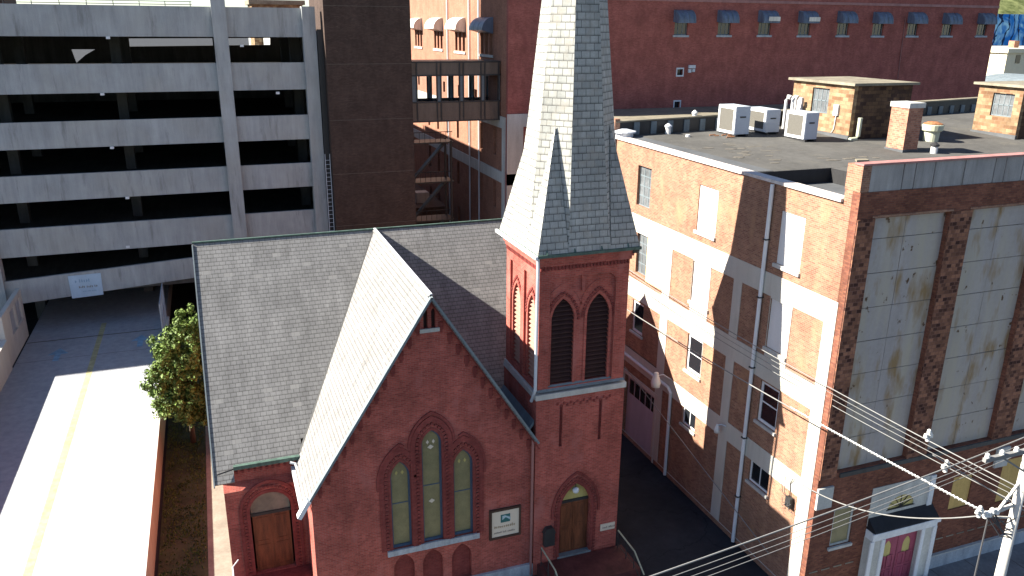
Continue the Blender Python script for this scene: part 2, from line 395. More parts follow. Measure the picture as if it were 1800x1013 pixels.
def rib2(mb, path, ax, plane, proud, width):
    pts = [Vector((u, v, 0)) for u, v in path]; q = [pts[0]]
    for p_ in pts[1:]:
        if (p_-q[-1]).length > 1e-3: q.append(p_)
    k = len(q); inn = []; ou = []
    for i in range(k):
        d = Vector((0, 0, 0)); a = (q[i]-q[i-1]).normalized() if i else None; b = (q[i+1]-q[i]).normalized() if i < k-1 else None
        t = (a or b) if not (a and b) else (a+b).normalized(); n = Vector((t.y, -t.x, 0)); f = 1/max(.5, t.dot(b or a))
        inn.append(q[i]-n*width/2*f); ou.append(q[i]+n*width/2*f)
    P = (lambda v, w_: (v.x, w_, v.y)) if ax == 'Y' else (lambda v, w_: (w_, v.x, v.y))
    vs = []
    for i in range(k): vs += [P(inn[i], plane-proud), P(ou[i], plane-proud), P(ou[i], plane+.02), P(inn[i], plane+.02)]
    fs = [(i*4+j, i*4+(j+1) % 4, i*4+4+(j+1) % 4, i*4+4+j) for i in range(k-1) for j in range(4)]+[(0, 1, 2, 3), ((k-1)*4+3, (k-1)*4+2, (k-1)*4+1, (k-1)*4)]
    mb.add(vs, fs)
def dentils(mb, path, ax, plane, proud, step, size):
    acc = 0; P = (lambda u, v, w_: (u, w_, v)) if ax == 'Y' else (lambda u, v, w_: (w_, u, v))
    for i in range(len(path)-1):
        (u0, v0), (u1, v1) = path[i], path[i+1]; L = math.hypot(u1-u0, v1-v0)
        if L < 1e-5: continue
        t = -acc % step
        while t < L:
            c = (u0+(u1-u0)*t/L, v0+(v1-v0)*t/L); d = ((u1-u0)/L*size/2, (v1-v0)/L*size/2); nn = (d[1], -d[0])
            q = [(c[0]-d[0]-nn[0], c[1]-d[1]-nn[1]), (c[0]+d[0]-nn[0], c[1]+d[1]-nn[1]), (c[0]+d[0]+nn[0], c[1]+d[1]+nn[1]), (c[0]-d[0]+nn[0], c[1]-d[1]+nn[1])]
            mb.hexa([P(u, v, plane-proud) for u, v in q]+[P(u, v, plane+.02) for u, v in q]); t += step
        acc += L
def quadslab(mb, p, th):       # 4 points of the upper face, thickness straight down along the normal
    a, b, c, d = [Vector(x) for x in p]; n = (b-a).cross(d-a).normalized()
    if n.z < 0: n = -n
    mb.hexa([a-n*th, b-n*th, c-n*th, d-n*th, a, b, c, d])
def window(parent, ax, plane, u0, u1, v0, v1, fw=.07, frame='grey_frame', pane='dark_glass', mull=0, rail=0, sill=None, rec=.12, label=None, name='window', extra=None):
    """framed window set back in an opening; frame is the part, pane its sub-part. viewer on the -axis side"""
    m = MB(); p0 = plane+rec
    m.prism(rect(u0, u1, v0, v1), ax, p0, p0+.06, holes=[rect(u0+fw, u1-fw, v0+fw, v1-fw)])
    def bx(a, b, c, d, q0, q1):
        m.box(a, b, q0, q1, c, d) if ax == 'Y' else m.box(q0, q1, a, b, c, d)
    for i in range(mull):
        u = u0+(u1-u0)*(i+1)/(mull+1); bx(u-.025, u+.025, v0+fw, v1-fw, p0+.01, p0+.05)
    for i in range(rail):
        v = v0+(v1-v0)*(i+1)/(rail+1); bx(u0+fw, u1-fw, v-.03, v+.03, p0+.012, p0+.048)
    o = m.build(name, frame, parent, label=label)
    g = MB(); g.box(*( (u0+fw*.5, u1-fw*.5, p0+.03, p0+.036, v0+fw*.5, v1-fw*.5) if ax == 'Y' else (p0+.03, p0+.036, u0+fw*.5, u1-fw*.5, v0+fw*.5, v1-fw*.5)))
    g.build('pane', pane, o)
    if sill:
        s = MB(); s.box(*((u0-.08, u1+.08, plane-.09, p0+.01, v0-.13, v0-.002) if ax == 'Y' else (plane-.09, p0+.01, u0-.08, u1+.08, v0-.13, v0-.002)))
        s.build('sill', sill, o)
    return o

# ================================================================== GROUND
XR = 21.1; YF = 21.7; YG = 62.4; ZR = 1.5
struct(MB().box(-600, 900, -60, 1500, -.5, 0), 'ground', 'asphalt')
m = MB(); m.box(-4.0, -1.93, 5, 62, 0, .06); struct(m, 'lawn', 'soil')
m = MB(); m.box(-1.93, -.9, 5, 60, 0, .075); m.box(-.9, 11.2, 22.5, 27.35, 0, .07); struct(m, 'path', 'path')
m = MB(); m.box(15.5, 21.05, 14, 60, 0, .02); struct(m, 'driveway', 'drive')
m = MB(); m.box(21.1, 80, 13.2, 21.75, 0, .14)
struct(m, 'pavement', 'pave')
m = MB()
for i in range(24): m.box(22+i*2.0, 22.03+i*2.0, 13.25, 21.6, .14, .146)
m.box(21.2, 80, 19.2, 19.23, .14, .146); m.box(21.2, 80, 16.6, 16.63, .14, .146)
struct(m, 'pavement_joints', 'seam')
random.seed(3)
m = MB()
for i in range(5200):
    x = random.uniform(-3.95, -2.0); y = random.uniform(26, 52)
    n = math.sin(x*2.1+y*.9)+math.sin(y*1.7-x*3)
    if n < -.3 and random.random() < .75: continue
    h = random.uniform(.05, .13); a = random.uniform(0, 3.14); dx, dy = math.cos(a)*.05, math.sin(a)*.05
    m.add([(x-dx, y-dy, .058), (x+dx, y+dy, .058), (x+random.uniform(-.04, .04), y+random.uniform(-.04, .04), .06+h)], [(0, 1, 2)])
m.build('grass', 'grass', kind='stuff', label='thin brownish grass strip between the ramp wall and the church')

# elevated concrete ramp into the garage
struct(MB().box(-13.35, -4.45, 2, 100, 0.004, ZR), 'ramp_road', 'road_conc')
m = MB()
m.box(-8.86, -8.52, 3, 63, ZR+.001, ZR+.005); struct(m, 'centre_line', 'yellow')
def arrow(x, y, s):
    return MB().prism([(x-.12*s, y-1.1), (x+.12*s, y-1.1), (x+.12*s, y+.1), (x+.42*s, y+.1), (x, y+1.2), (x-.42*s, y+.1), (x-.12*s, y+.1)], 'Z', ZR+.001, ZR+.005)
struct(arrow(-11.0, 57.4, 1.5), 'painted_arrow', 'blue_paint'); struct(arrow(-5.95, 58.3, 1.5), 'painted_arrow', 'blue_paint')
m = MB(); m.box(-4.42, -4.15, 3, 61.9, 0.003, ZR+.3); m.build('retaining_wall', 'tan_conc', label='low tan retaining wall with kerb along the right edge of the concrete ramp', cat='wall')
MB().box(-4.44, -4.13, 3, 61.9, ZR+.302, ZR+.36).build('sunlit_wall_top', 'white_conc', bpy.data.objects['retaining_wall'])  # top made paler than the wall face to stand for sunlight on it
m = MB(); m.box(-13.75, -13.35, 3, 55.8, 0.002, ZR+2.0); m.build('parapet_wall', 'white_conc', label='pale concrete parapet wall along the left edge of the ramp', cat='wall')
# drain grate and dark joint across the ramp
m = MB(); m.box(-13.3, -4.5, 60.3, 60.42, ZR+.001, ZR+.006); m.box(-13.3, -4.5, 56.6, 56.63, ZR+.001, ZR+.005); struct(m, 'road_joint', 'seam')

# ================================================================== PARKING GARAGE
g = thing('parking_garage', (-8, YG, 0), 'large open-deck concrete parking garage with grey horizontal bands', 'parking garage')
XG0, XG1, YB = -60, 8.0, 90
tops = [23.84, 20.09, 16.34, 12.77, 9.14]; bots = [21.85, 18.18, 14.55, 10.96, 7.16]
cols = [(1.0, 1.95), (7.08, 8.0), (-15.35, -14.4), (-31, -30), (-46, -45)]
for a, b in cols:
    MB().box(a, b, YG-.35, YG+.5, 0, 24.35 if a < 5 else 23.95).build('column', 'concrete', g)
spans = [(-14.4, 1.0), (1.95, 7.08), (-30, -15.35), (-45, -31)]
for t, b in zip(tops, bots):
    for a, c in spans:
        MB().box(a, c, YG, YG+.25, b, t).build('spandrel_beam', 'concrete', g)
MB().hexa([(-14.4, YG, 3.72), (1.0, YG, 4.75), (1.0, YG+.25, 4.75), (-14.4, YG+.25, 3.72), (-14.4, YG, 5.46), (1.0, YG, 6.25), (1.0, YG+.25, 6.25), (-14.4, YG+.25, 5.46)]).build('spandrel_beam', 'concrete', g)
MB().box(1.95, 7.08, YG, YG+.25, 4.0, 6.2).build('spandrel_beam', 'concrete', g)
for t, b in zip(tops+[5.4], bots+[3.7]):
    z = b+.75
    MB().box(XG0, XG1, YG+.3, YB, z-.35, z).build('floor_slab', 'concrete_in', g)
for x in (-22, -14, -6, 1.5, 7.3):
    for y in (70, 79):
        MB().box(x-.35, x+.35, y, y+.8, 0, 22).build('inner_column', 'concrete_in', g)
pa = [aY(x, y, YB) for x, y in ((208, 68), (475, 67), (475, 79), (220, 82))]
pb = [aY(x, y, YB) for x, y in ((125, 87), (167, 87), (150, 97), (134, 111))]
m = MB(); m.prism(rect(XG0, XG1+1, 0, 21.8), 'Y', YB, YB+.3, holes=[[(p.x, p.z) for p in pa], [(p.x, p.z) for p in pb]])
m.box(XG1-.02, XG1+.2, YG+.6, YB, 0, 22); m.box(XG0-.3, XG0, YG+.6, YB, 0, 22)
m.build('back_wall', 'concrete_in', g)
MB().box(7.2, 8.2, YB+.31, 135, 0, 22).build('shade_wall', 'concrete', g)  # unseen wall added to keep the alley under the skybridge in shade
# small lights under the beams, rail on the top deck
for px, py in ((190, 66), (180, 165), (197, 259), (224, 347), (225, 433), (425, 80), (488, 163)):
    p = aY(px, py, YG+.1)
    MB().box(p.x-.12, p.x+.12, YG-.06, YG+.24, p.z-.1, p.z+.06).build('light_fitting', 'white_metal', g)
m = MB()
for z in (23.95, 24.15): m.tube([(-11.5, YG+.2, z), (-.2, YG+.2, z)], .025, 6)
for i in range(8): m.tube([(-11.5+i*1.6, YG+.2, 23.8), (-11.5+i*1.6, YG+.2, 24.15)], .025, 6)
m.build('top_rail', 'dark_metal', g)
# entrance side wall with two glass panels, left
m = MB(); m.prism(rect(55.9, 62.0, ZR, 5.0), 'X', -13.75, -13.45, holes=[rect(58.0, 59.6, ZR+1.5, 4.6), rect(59.9, 61.5, ZR+1.5, 4.6)])
ow = m.build('entrance_wall', 'white_conc', g)
for a, b in ((58.0, 59.6), (59.9, 61.5)):
    MB().box(-13.62, -13.58, a, b, ZR+1.5, 4.6).build('pane', 'blue_stone', ow)
# banner on the lowest beam
p = [aY(x, y, YG-.05) for x, y in ((119, 486), (177, 480), (182, 518), (127, 525))]
th = thing('banner', (p[0].x+1, YG-.05, p[3].z), 'pale blue and white banner hung on the garage beam above the ramp entrance', 'banner')
MB().prism([(q.x, q.z) for q in p][::-1], 'Y', YG-.05, YG-.02).build('cloth', 'banner', th)
def marks(parent, x0, z0, wtot, h, words, y, mat, slope=0):
    mb = MB(); x = x0
    for wd in words:
        for k in range(wd):
            hh = h*random.uniform(.55, 1); mb.box(x, x+h*.28, y-.012, y, z0+slope*(x-x0), z0+slope*(x-x0)+hh)
            if random.random() < .6: mb.box(x+h*.28, x+h*.5, y-.012, y, z0+slope*(x-x0)+hh*.4, z0+slope*(x-x0)+hh*.62)
            x += h*.62
        x += h*.5
    mb.build('lettering', mat, parent)
cx = p[3].x
marks(th, cx+.35, p[3].z+1.15, 2, .24, (1, 5), YG-.052, 'letter_blue')
marks(th, cx+.55, p[3].z+.72, 2, .17, (4, 4, 2), YG-.052, 'letter_grey')
marks(th, cx+.75, p[3].z+.42, 2, .10, (5, 3, 5), YG-.052, 'letter_blue')
# gate leaf at the right of the entrance
t = thing('swing_gate', (-4.3, 58, ZR), 'blue-grey framed swing gate standing open at the right of the garage entrance', 'gate')
m = MB(); m.prism(rect(57.2, 62.2, ZR+.15, ZR+2.9), 'X', -4.4, -4.32, holes=[rect(57.4, 59.6, ZR+.35, ZR+1.5), rect(59.8, 62.0, ZR+.35, ZR+1.5), rect(57.4, 59.6, ZR+1.6, ZR+2.75), rect(59.8, 62.0, ZR+1.6, ZR+2.75)])
m.build('gate_frame', 'blue_stone', t)
m = MB()
for i in range(22): m.box(-4.37, -4.35, 57.3+i*.22, 57.33+i*.22, ZR+.2, ZR+2.85)
m.build('gate_mesh', 'blue_stone', t)
# things past the garage top
def bld(name, x0, x1, y0, y1, z1, mat, label, wins=None, wmat='dark_glass', group=None):
    t = thing(name, ((x0+x1)/2, y0, 0), label, 'building', group)
    MB().box(x0, x1, y0, y1, 0, z1).build('wall', mat, t); MB().box(x0-.3, x1+.3, y0-.3, y1+.3, z1, z1+.5).build('roof', 'roof_tan', t)
    if wins:
        nx, rows, ww, hh = wins
        for z in rows:
            for i in range(nx):
                u = x0+(x1-x0)*(i+.5)/nx; MB().box(u-ww/2, u+ww/2, y0-.06, y0+.05, z, z+hh).build('window', wmat, t)
    return t
q = aY(45, 5, 130)
bld('far_building', -52, -30, 128, 150, 25.2, 'grey_build', 'grey blocky building glimpsed behind the left end of the garage top', (7, (19.5, 22.4), 1.4, 1.5))
bld('far_building', -28.5, -25.2, 126, 134, 27.8, 'white_paint', 'narrow white tower block beside the grey one behind the garage top')
bld('far_building', -24.9, -23.0, 126, 134, 27.8, 'tower_brick', 'narrow dark brown block right of the white tower behind the garage top')
bld('far_building', 6.2, 12.0, 104, 112, 24.8, 'pale_brick', 'small brick building with uneven top behind the right end of the garage', (4, (22,), .6, 1.2))
for k, (x, z) in enumerate(((7.0, 25.9), (8.6, 25.4), (10.0, 26.3))): pass
for i in range(16):
    x = -90+i*16+random.uniform(-4, 4); y = random.uniform(150, 260)
    bld('far_building', x, x+random.uniform(9, 15), y, y+20, random.uniform(5, 11), random.choice(['cream', 'grey_build', 'tan_conc']), 'low flat roofed building seen through the top deck opening', group='low roofs far behind the garage')

# ================================================================== BROWN STAIR TOWER + SKYBRIDGE
t = thing('brick_tower', (11.6, 61, 0), 'tall windowless dark brown brick tower beside the garage', 'tower')
MB().box(8.45, 14.72, 61.0, 68.7, 0, 32).build('wall', 'tower_brick', t)
m = MB()
for z in range(4, 31, 4): m.box(8.43, 14.74, 60.985, 61.0, z, z+.03)
m.each('wall_joint', 'seam', t)
m = MB(); m.box(8.05, 8.43, 61.8, 62.2, 0, 22.4)
m.build('recess_panel', 'dark_metal', t)
m = MB()
for x in (8.0, 8.35):
    m.tube([(x, 61.45, 1), (x, 61.45, 13.5)], .03, 6)
for i in range(38): m.tube([(8.0, 61.45, 1.2+i*.32), (8.35, 61.45, 1.2+i*.32)], .02, 6)
m.build('ladder', 'galv', t)

XB0, XB1, YS0, YS1, ZS0, ZS1 = 14.74, 21.96, 61.5, 64.5, 15.6, 20.15
t = thing('skybridge', (18.3, 63, ZS0), 'brown glazed skybridge between the dark tower and the red brick building', 'skybridge')
m = MB(); m.box(XB0, XB1, YS0, YS1, ZS0, ZS0+.3); m.box(XB0, XB1, YS0, YS1, ZS1-.25, ZS1); m.each('deck', 'brown_metal', t)
wins = [(15.25, 16.75), (17.15, 18.55), (18.95, 20.3), (20.7, 21.75)]
for yy in (YS0, YS1-.12):
    for i, (a, b) in enumerate(wins):
        MB().box(a, b, yy+.03, yy+.1, ZS0+.3, ZS0+1.45).build('lower_panel', 'brown_metal', t)
        MB().box(a, b, yy+.03, yy+.1, ZS1-1.1, ZS1-.25).build('upper_panel', 'brown_metal', t)
    m = MB(); m.box(XB0+.03, XB1-.03, yy+.045, yy+.09, ZS0+.3, ZS0+1.5); m.box(XB0+.03, XB1-.03, yy+.045, yy+.09, ZS1-1.08, ZS1-.25); m.each('infill_panel', 'brown_metal', t)
    m = MB()
    for z in (ZS0+.0, ZS0+1.45, ZS1-1.1, ZS1-.12): m.box(XB0+.02, XB1-.02, yy-.03, yy+.14, z, z+.11)
    for a, b in wins: m.box(a-.08, a, yy-.04, yy+.15, ZS0, ZS1); m.box(b, b+.08, yy-.04, yy+.15, ZS0, ZS1)
    m.build('mullions', 'dark_metal', t)
    m = MB()
    for a, b in ((XB0+.04, 15.17), (16.83, 17.07), (18.63, 18.87), (20.38, 20.62), (21.83, XB1-.04)): m.box(a, b, yy+.04, yy+.1, ZS0+1.5, ZS1-1.1)
    m.each('blue_panel', 'slate_trim', t)
gm = Mat('clear_glass', (.9, .95, 1), rough=.02); gm.b.inputs['Transmission Weight'].default_value = 1; gm.b.inputs['IOR'].default_value = 1.02
for a, b in wins: MB().box(a, b, YS0+.06, YS0+.07, ZS0+1.5, ZS1-1.1).build('pane', gm.m, t)

t = thing('fire_escape', (17, 65, 0), 'dark metal fire escape and gantry in the shaded alley below the skybridge', 'fire escape')
m = MB()
for x in (15.3, 18.9):
    for y in (65.2, 67): m.box(x-.08, x+.08, y-.08, y+.08, 0, 13.6)
m.each('post', 'dark_metal', t)
for z in (13.4, 10.1, 6.8, 3.5): MB().box(15.1, 19.1, 65.1, 67.1, z, z+.12).build('platform', 'dark_metal', t)
m = MB()
for z in (13.4, 10.1, 6.8):
    m.tube([(15.2, 65.15, z+.95), (19, 65.15, z+.95)], .035, 6)
    for i in range(9): m.tube([(15.3+i*.45, 65.15, z+.1), (15.3+i*.45, 65.15, z+.95)], .02, 5)
m.each('railing', 'dark_metal', t)
for z in (10.1, 6.8, 3.5): MB().bar((15.6, 66, z+.1), (18.6, 66, z+3.3), .7, .12).build('stair', 'dark_metal', t)
t = thing('roof_unit', (18, 75, 0), 'low dark service building with pale ducts in the alley behind the church', 'building')
MB().box(15.2, 20.4, 72, 84, 0, 6.5).build('wall', 'tower_brick', t)
MB().box(15.6, 17.0, 73, 74.5, 6.502, 7.8).build('duct', 'galv', t); MB().box(18, 19.2, 74, 75.2, 6.502, 7.5).build('duct', 'parapet_panel', t)
# ================================================================== RED BRICK BUILDING
XRB, YRB = 22.0, 59.95
rb = thing('red_brick_building', (45, YRB, 0), 'huge dark red brick building with a row of small awning windows, behind the roofs', 'building')
wx = [(aY(px, 40, YRB).x, aY(px, y0, YRB).z, aY(px, y1, YRB).z) for px, y0, y1 in
      ((1198, 39.5, 62), (1274, 39.5, 62), (1345, 39.5, 62), (1415, 40, 62.5), (1483, 40, 62.5), (1545, 41, 63), (1606, 41, 63), (1667, 42, 63), (1728, 42, 63))]
XE = 71.8
holes = [rect(x-.62, x+.62, z1, z0) for x, z0, z1 in wx]
v1 = aY(1195, 127, YRB); v2 = aY(1190, 184, YRB)
holes += [rect(v1.x-.28, v1.x+.28, v1.z-.25, v1.z+.25), rect(v2.x-.28, v2.x+.28, v2.z-.3, v2.z+.3)]
MB().prism(rect(XRB, XE, 0, 34), 'Y', YRB, YRB+.4, holes=holes).build('front_wall', 'red_brick', rb)
for x, z0, z1 in wx:
    wo = window(rb, 'Y', YRB, x-.62, x+.62, z1, z0, fw=.08, frame='slate_trim', pane='dark_glass', mull=2, rec=.15, sill=None)
    MB().box(x-.75, x+.75, YRB-.1, YRB+.14, z1-.16, z1-.003).build('sill', 'blue_stone', wo)
    # quarter-round metal awning
    m = MB(); n = 7; pr = [(0, z0+.95)]+[(.85*math.sin(i*math.pi/2/n), z0+.05+.9*math.cos(i*math.pi/2/n)) for i in range(n+1)]+[(.85, z0-.05), (.0, z0+.02)]
    m.prism([(YRB-u, v) for u, v in pr], 'X', x-.78, x+.85)
    ao = m.build('awning', 'awning_blue', rb)
    m = MB()
    for k in range(4):
        xx = x-.7+k*.48
        for i in range(n):
            t0, t1 = i*math.pi/2/n, (i+1)*math.pi/2/n
            m.bar((xx, YRB-.87*math.sin(t0), z0+.05+.92*math.cos(t0)), (xx, YRB-.87*math.sin(t1), z0+.05+.92*math.cos(t1)), .03, .02)
    m.each('rib', 'slate_trim', ao)
    if 800 > wx.index((x, z0, z1)) in (2, 3): MB().box(x-.3, x+.84, YRB-.9, YRB-.865, z0+.1, z0+.45).build('pale_panel', 'awning_white', ao)
for v, s_ in ((v1, .25), (v2, .3)): MB().box(v.x-.3, v.x+.3, YRB+.2, YRB+.24, v.z-.32, v.z+.32).build('vent_opening', 'dark_glass', rb)
m = MB()
for v in (v1, v2): m.prism(rect(v.x-.36, v.x+.36, v.z-.36, v.z+.36), 'Y', YRB-.04, YRB+.0, holes=[rect(v.x-.27, v.x+.27, v.z-.24, v.z+.24)])
m.each('vent_frame', 'galv', rb)
s1 = aY(1215, 119, YRB); m = MB(); m.box(s1.x-.3, s1.x+.3, YRB-.2, YRB, s1.z-.05, s1.z+.2); m.box(s1.x-.3, s1.x-.05, YRB-.15, YRB, s1.z-.4, s1.z-.12); m.box(s1.x+.05, s1.x+.3, YRB-.15, YRB, s1.z-.35, s1.z-.1)
m.build('electric_box', 'galv', rb)
c1 = aY(1591, 32, YRB); c2 = aY(1577, 140, YRB); MB().tube([(c1.x, YRB-.05, c1.z), (c2.x, YRB-.05, c2.z)], .035, 6).build('conduit', 'red_pipe', rb)
c1 = aY(1180, 0, YRB); MB().box(c1.x-8, XE, YRB-.06, YRB-.0, c1.z-.12, c1.z+.1).each('string_brick', 'pink_cap', rb)
# concrete frame lower down
m = MB(); m.box(XRB-.05, 31, YRB-.1, YRB, 15.2, 16.2); m.box(XRB-.05, 23.3, YRB-.1, YRB, 0, 15.2); m.box(XRB-.05, 31, YRB-.1, YRB, 10.6, 11.5); m.box(27, 28, YRB-.1, YRB, 0, 15.2)
m.build('concrete_frame', 'sill_stone', rb)
# side wall, facing left
lw = []
for py0, ys in ((40, (65.1, 72.5, 79.8, 87.7, 96.5, 105)),):
    for yc in ys: lw.append(yc)
hs = []
for yc in lw:
    for k in (-1, 0, 1): hs.append((yc+k*1.15, 20.55, 22.2))
for yc in (68, 73, 78, 83, 88, 94): hs.append((yc, 17.3-.8, 18.3-.8))
for yc in (63, 66.5, 70, 73.5, 77, 80.5, 84): 
    for z in (12.6, 8.2, 3.8): hs.append((yc, z, z+2.2))
MT['side_brick'] = brick("sunlit_side_brick", (.30, .15, .10), (.24, .11, .075), (.27, .15, .11), patch=(.85, 1.12))  # same red brick, with the paler yellow tone of sunlight put into its colour
MB().prism(rect(YRB+.4, 125, 0, 34), 'X', XRB, XRB+.4, holes=[rect(y-.36, y+.36, a, b) for y, a, b in hs]).build('side_wall', 'side_brick', rb)
MB().box(XRB+.42, XE-.02, YRB+.42, 124.9, 0, 33.8).build('core', 'dark_metal', rb)
for k, yc in enumerate(lw):
    m = MB(); n = 7
    for j in (-1, 0, 1):
        y0 = yc+j*1.15
        pr = [(0, 23.4)]+[(.95*math.sin(i*math.pi/2/n), 22.4+1.0*math.cos(i*math.pi/2/n)) for i in range(n+1)]+[(0, 22.15)]
        m.prism([(XRB-u, v) for u, v in pr], 'Y', y0-.54, y0+.54)
    m.build('awning', 'awning_white' if k else 'awning_blue', rb)  # sunlit groups coloured white, the group in the tower's shadow blue-grey
    MB().box(XRB-.1, XRB-.002, yc-1.7, yc+1.7, 20.3, 20.5).build('sill', 'sill_stone', rb)
m = MB(); m.box(XRB-.1, XRB-.0, YRB+.4, 125, 15.0, 15.9); m.box(XRB-.1, XRB, YRB+.4, 125, 10.6, 11.5); m.box(XRB-.1, XRB, YRB+.4, 61, 0, 10.6); m.box(XRB-.1, XRB, YRB+.4, 61, 11.5, 15)
m.build('concrete_band', 'sill_stone', rb)
for yy in (66.8, 69.5, 76.2): MB().tube([(XRB-.12, yy, 34), (XRB-.12, yy, 0)], .07, 6).build('downpipe', 'galv', rb)
# adjoining lower roof with black fronted parapet
ab = thing('rear_building', (36, 40.2, 0), 'low tan roofed building with black clad parapet between the orange building and the red building', 'building')
MB().hexa([(21.25, 40.05, 0), (52.5, 43.5, 0), (52.5, 59.8, 0), (25.2, 59.8, 0), (21.25, 40.05, 16.3), (52.5, 43.5, 16.3), (52.5, 59.8, 16.3), (25.2, 59.8, 16.3)]).build('wall', 'orange_brick', ab)
MB().hexa([(21.4, 40.5, 16.302), (52.5, 44, 16.302), (52.5, 59.75, 16.302), (25.3, 59.75, 16.302), (21.4, 40.5, 16.36), (52.5, 44, 16.36), (52.5, 59.75, 16.36), (25.3, 59.75, 16.36)]).build('roof', 'roof_tan', ab)
def backY(x): return 40.0+(x-21.1)*.11
m = MB(); m.hexa([(21.12, 40.0, 15.8), (52, backY(52), 15.8), (52, backY(52)+.3, 15.8), (21.12, 40.3, 15.8), (21.12, 40.0, 17.80), (52, backY(52), 18.15), (52, backY(52)+.3, 18.15), (21.12, 40.3, 17.80)])
m.build('parapet', 'dark_metal', ab)
m = MB(); m.hexa([(21.0, 39.92, 17.802), (52, backY(52)-.08, 18.152), (52, backY(52)+.45, 18.152), (21.0, 40.5, 17.802), (21.0, 39.92, 17.88), (52, backY(52)-.08, 18.23), (52, backY(52)+.45, 18.23), (21.0, 40.5, 17.88)])
m.build('coping', 'roof_tan', ab)
for i in range(26):
    x = 22.2+i*1.15; MB().box(x, x+.35, backY(x)-.06, backY(x)+.05, 17.1, 17.78).build('blue_panel', 'slate_trim', ab)
MB().box(20.95, 21.25, 39.95, 40.5, 15, 18.0).build('end_pier', 'orange_brick', ab)

# ================================================================== CHURCH
YC = 27.25; YCG = 27.4
ch = thing('church', (7, 27.25, 0), 'red brick gothic church with steep grey slate roofs and tall corner spire', 'church')
KG = 1.55; KM = 1.05
def gz(x): return 13.42-KG*abs(x-7)
lancs = [(5.68, .84, 2.72, 5.95, 6.72), (6.97, .86, 2.72, 7.2, 7.85), (8.26, .86, 2.72, 6.05, 6.76)]
blinds = [(5.72, .86, .3, 1.75, 2.42), (6.92, .86, .3, 1.7, 2.36), (8.16, .86, .3, 1.65, 2.33)]
gv = [(6.86, .16, 12.08, 12.7, 12.84), (7.16, .16, 12.08, 12.7, 12.84)]
hl = [lancet(*a) for a in lancs]+[lancet(*a) for a in gv]+[lancet(*a) for a in blinds]
out = [(2.24, .6), (11.30, .6), (11.30, gz(11.30)), (7, gz(7)), (2.24, gz(2.24))]
MB().prism(out, 'Y', YCG, YCG+.22, holes=hl).build('gable_wall', 'church_brick', ch)
MB().prism([(2.3, .62), (11.25, .62), (11.25, gz(11.25)-.1), (7, gz(7)-.15), (2.3, gz(2.3)-.1)], 'Y', YCG+.22, YCG+.45).build('gable_wall_core', 'church_brick', ch)
MB().box(2.24, 2.5, YCG+.22, 30.2, .1, gz(2.24)+.05).build('side_wall', 'church_brick', ch)
m = MB(); m.box(2.1, 11.32, YCG-.14, YCG, .0, .62); m.box(2.1, 2.235, YCG, 30.2, 0, .6); m.build('foundation', 'blue_stone', ch)
for i, a in enumerate(lancs):
    cx, wd, z0, zs, zt = a
    o = MB().prism(lancet(*a), 'Y', YCG+.12, YCG+.2, holes=[lancet(cx, wd-.18, z0+.12, zs, zt-.13)]).build('window', 'blue_frame', ch)
    MB().prism(lancet(cx, wd-.16, z0+.11, zs, zt-.12), 'Y', YCG+.17, YCG+.19).build('pane', 'olive_glass', o)
    m = MB(); m.box(cx-wd/2+.09, cx+wd/2-.09, YCG+.15, YCG+.169, z0+(zt-z0)*.5, z0+(zt-z0)*.5+.035)
    m.build('crossbar', 'blue_frame', o)
    m = MB()
    if i == 1:
        for zc in (7.0, 4.55): m.prism([(cx-.13, zc), (cx, zc-.1), (cx+.13, zc), (cx, zc+.1)], 'Y', YCG+.155, YCG+.169)
    for sx in (-.12, .12): m.prism([(cx+sx-.06, zt-.62), (cx+sx, zt-.72), (cx+sx+.06, zt-.62), (cx+sx, zt-.52)], 'Y', YCG+.155, YCG+.169)
    m.build('motif', 'sign_cream' if i == 1 else 'mustard', o)
m = MB(); m2 = MB()
for ii, (cx, wd, z0, zs, zt) in enumerate(lancs):
    ex = (0, .016, .008)[ii]
    pth = arch_path(cx, wd+.66, zs, zt+.5, z0); ribbon(m, pth, 'Y', YCG, .035+ex, .2)
    pth = arch_path(cx, wd+.06, zs, zt+.04, z0); ribbon(m, pth, 'Y', YCG, .02, .12)
    dentils(m2, arch_path(cx, wd+.34, zs, zt+.26, z0), 'Y', YCG, .06+ex, .17, .10)
for x0, z0, zs, zt in ():
    pass
m.build('hood_moulding', 'church_trim', ch); m2.build('dentil_course', 'church_trim', ch, kind='stuff')
# outer raised hood, broken between the three arches
m = MB()
cx, wd, z0, zs, zt = lancs[0]; ribbon(m, [q for q in arch_path(cx, wd+.95, zs-.1, zt+.72, zs-.4) if q[0] < cx+.3], 'Y', YCG, .07, .10)
cx, wd, z0, zs, zt = lancs[1]; ribbon(m, [q for q in arch_path(cx, wd+.98, zs, zt+.75, zs+.1)][1:-1], 'Y', YCG, .07, .10)
cx, wd, z0, zs, zt = lancs[2]; ribbon(m, [q for q in arch_path(cx, wd+.95, zs-.1, zt+.72, zs-.5) if q[0] > cx-.3], 'Y', YCG, .07, .10)
m.build('outer_hood', 'church_trim', ch)
for cx, wd, z0, zs, zt in blinds: MB().prism(lancet(cx, wd, z0, zs, zt), 'Y', YCG+.16, YCG+.215).build('blind_panel', 'church_trim', ch)
m = MB(); m.box(5.05, 6.35, YCG-.1, YCG+.02, 2.48, 2.72); m.box(6.35, 7.62, YCG-.08, YCG+.02, 2.46, 2.74); m.box(7.62, 8.92, YCG-.1, YCG+.02, 2.48, 2.72)
m.build('sill', 'blue_stone', ch)
for cx, wd, z0, zs, zt in gv: MB().prism(lancet(cx, wd, z0, zs, zt), 'Y', YCG+.17, YCG+.2).build('louvre_slit', 'louver', ch)
MB().box(6.62, 7.38, YCG-.08, YCG+.02, 11.93, 12.08).build('gable_sill', 'sill_stone', ch)
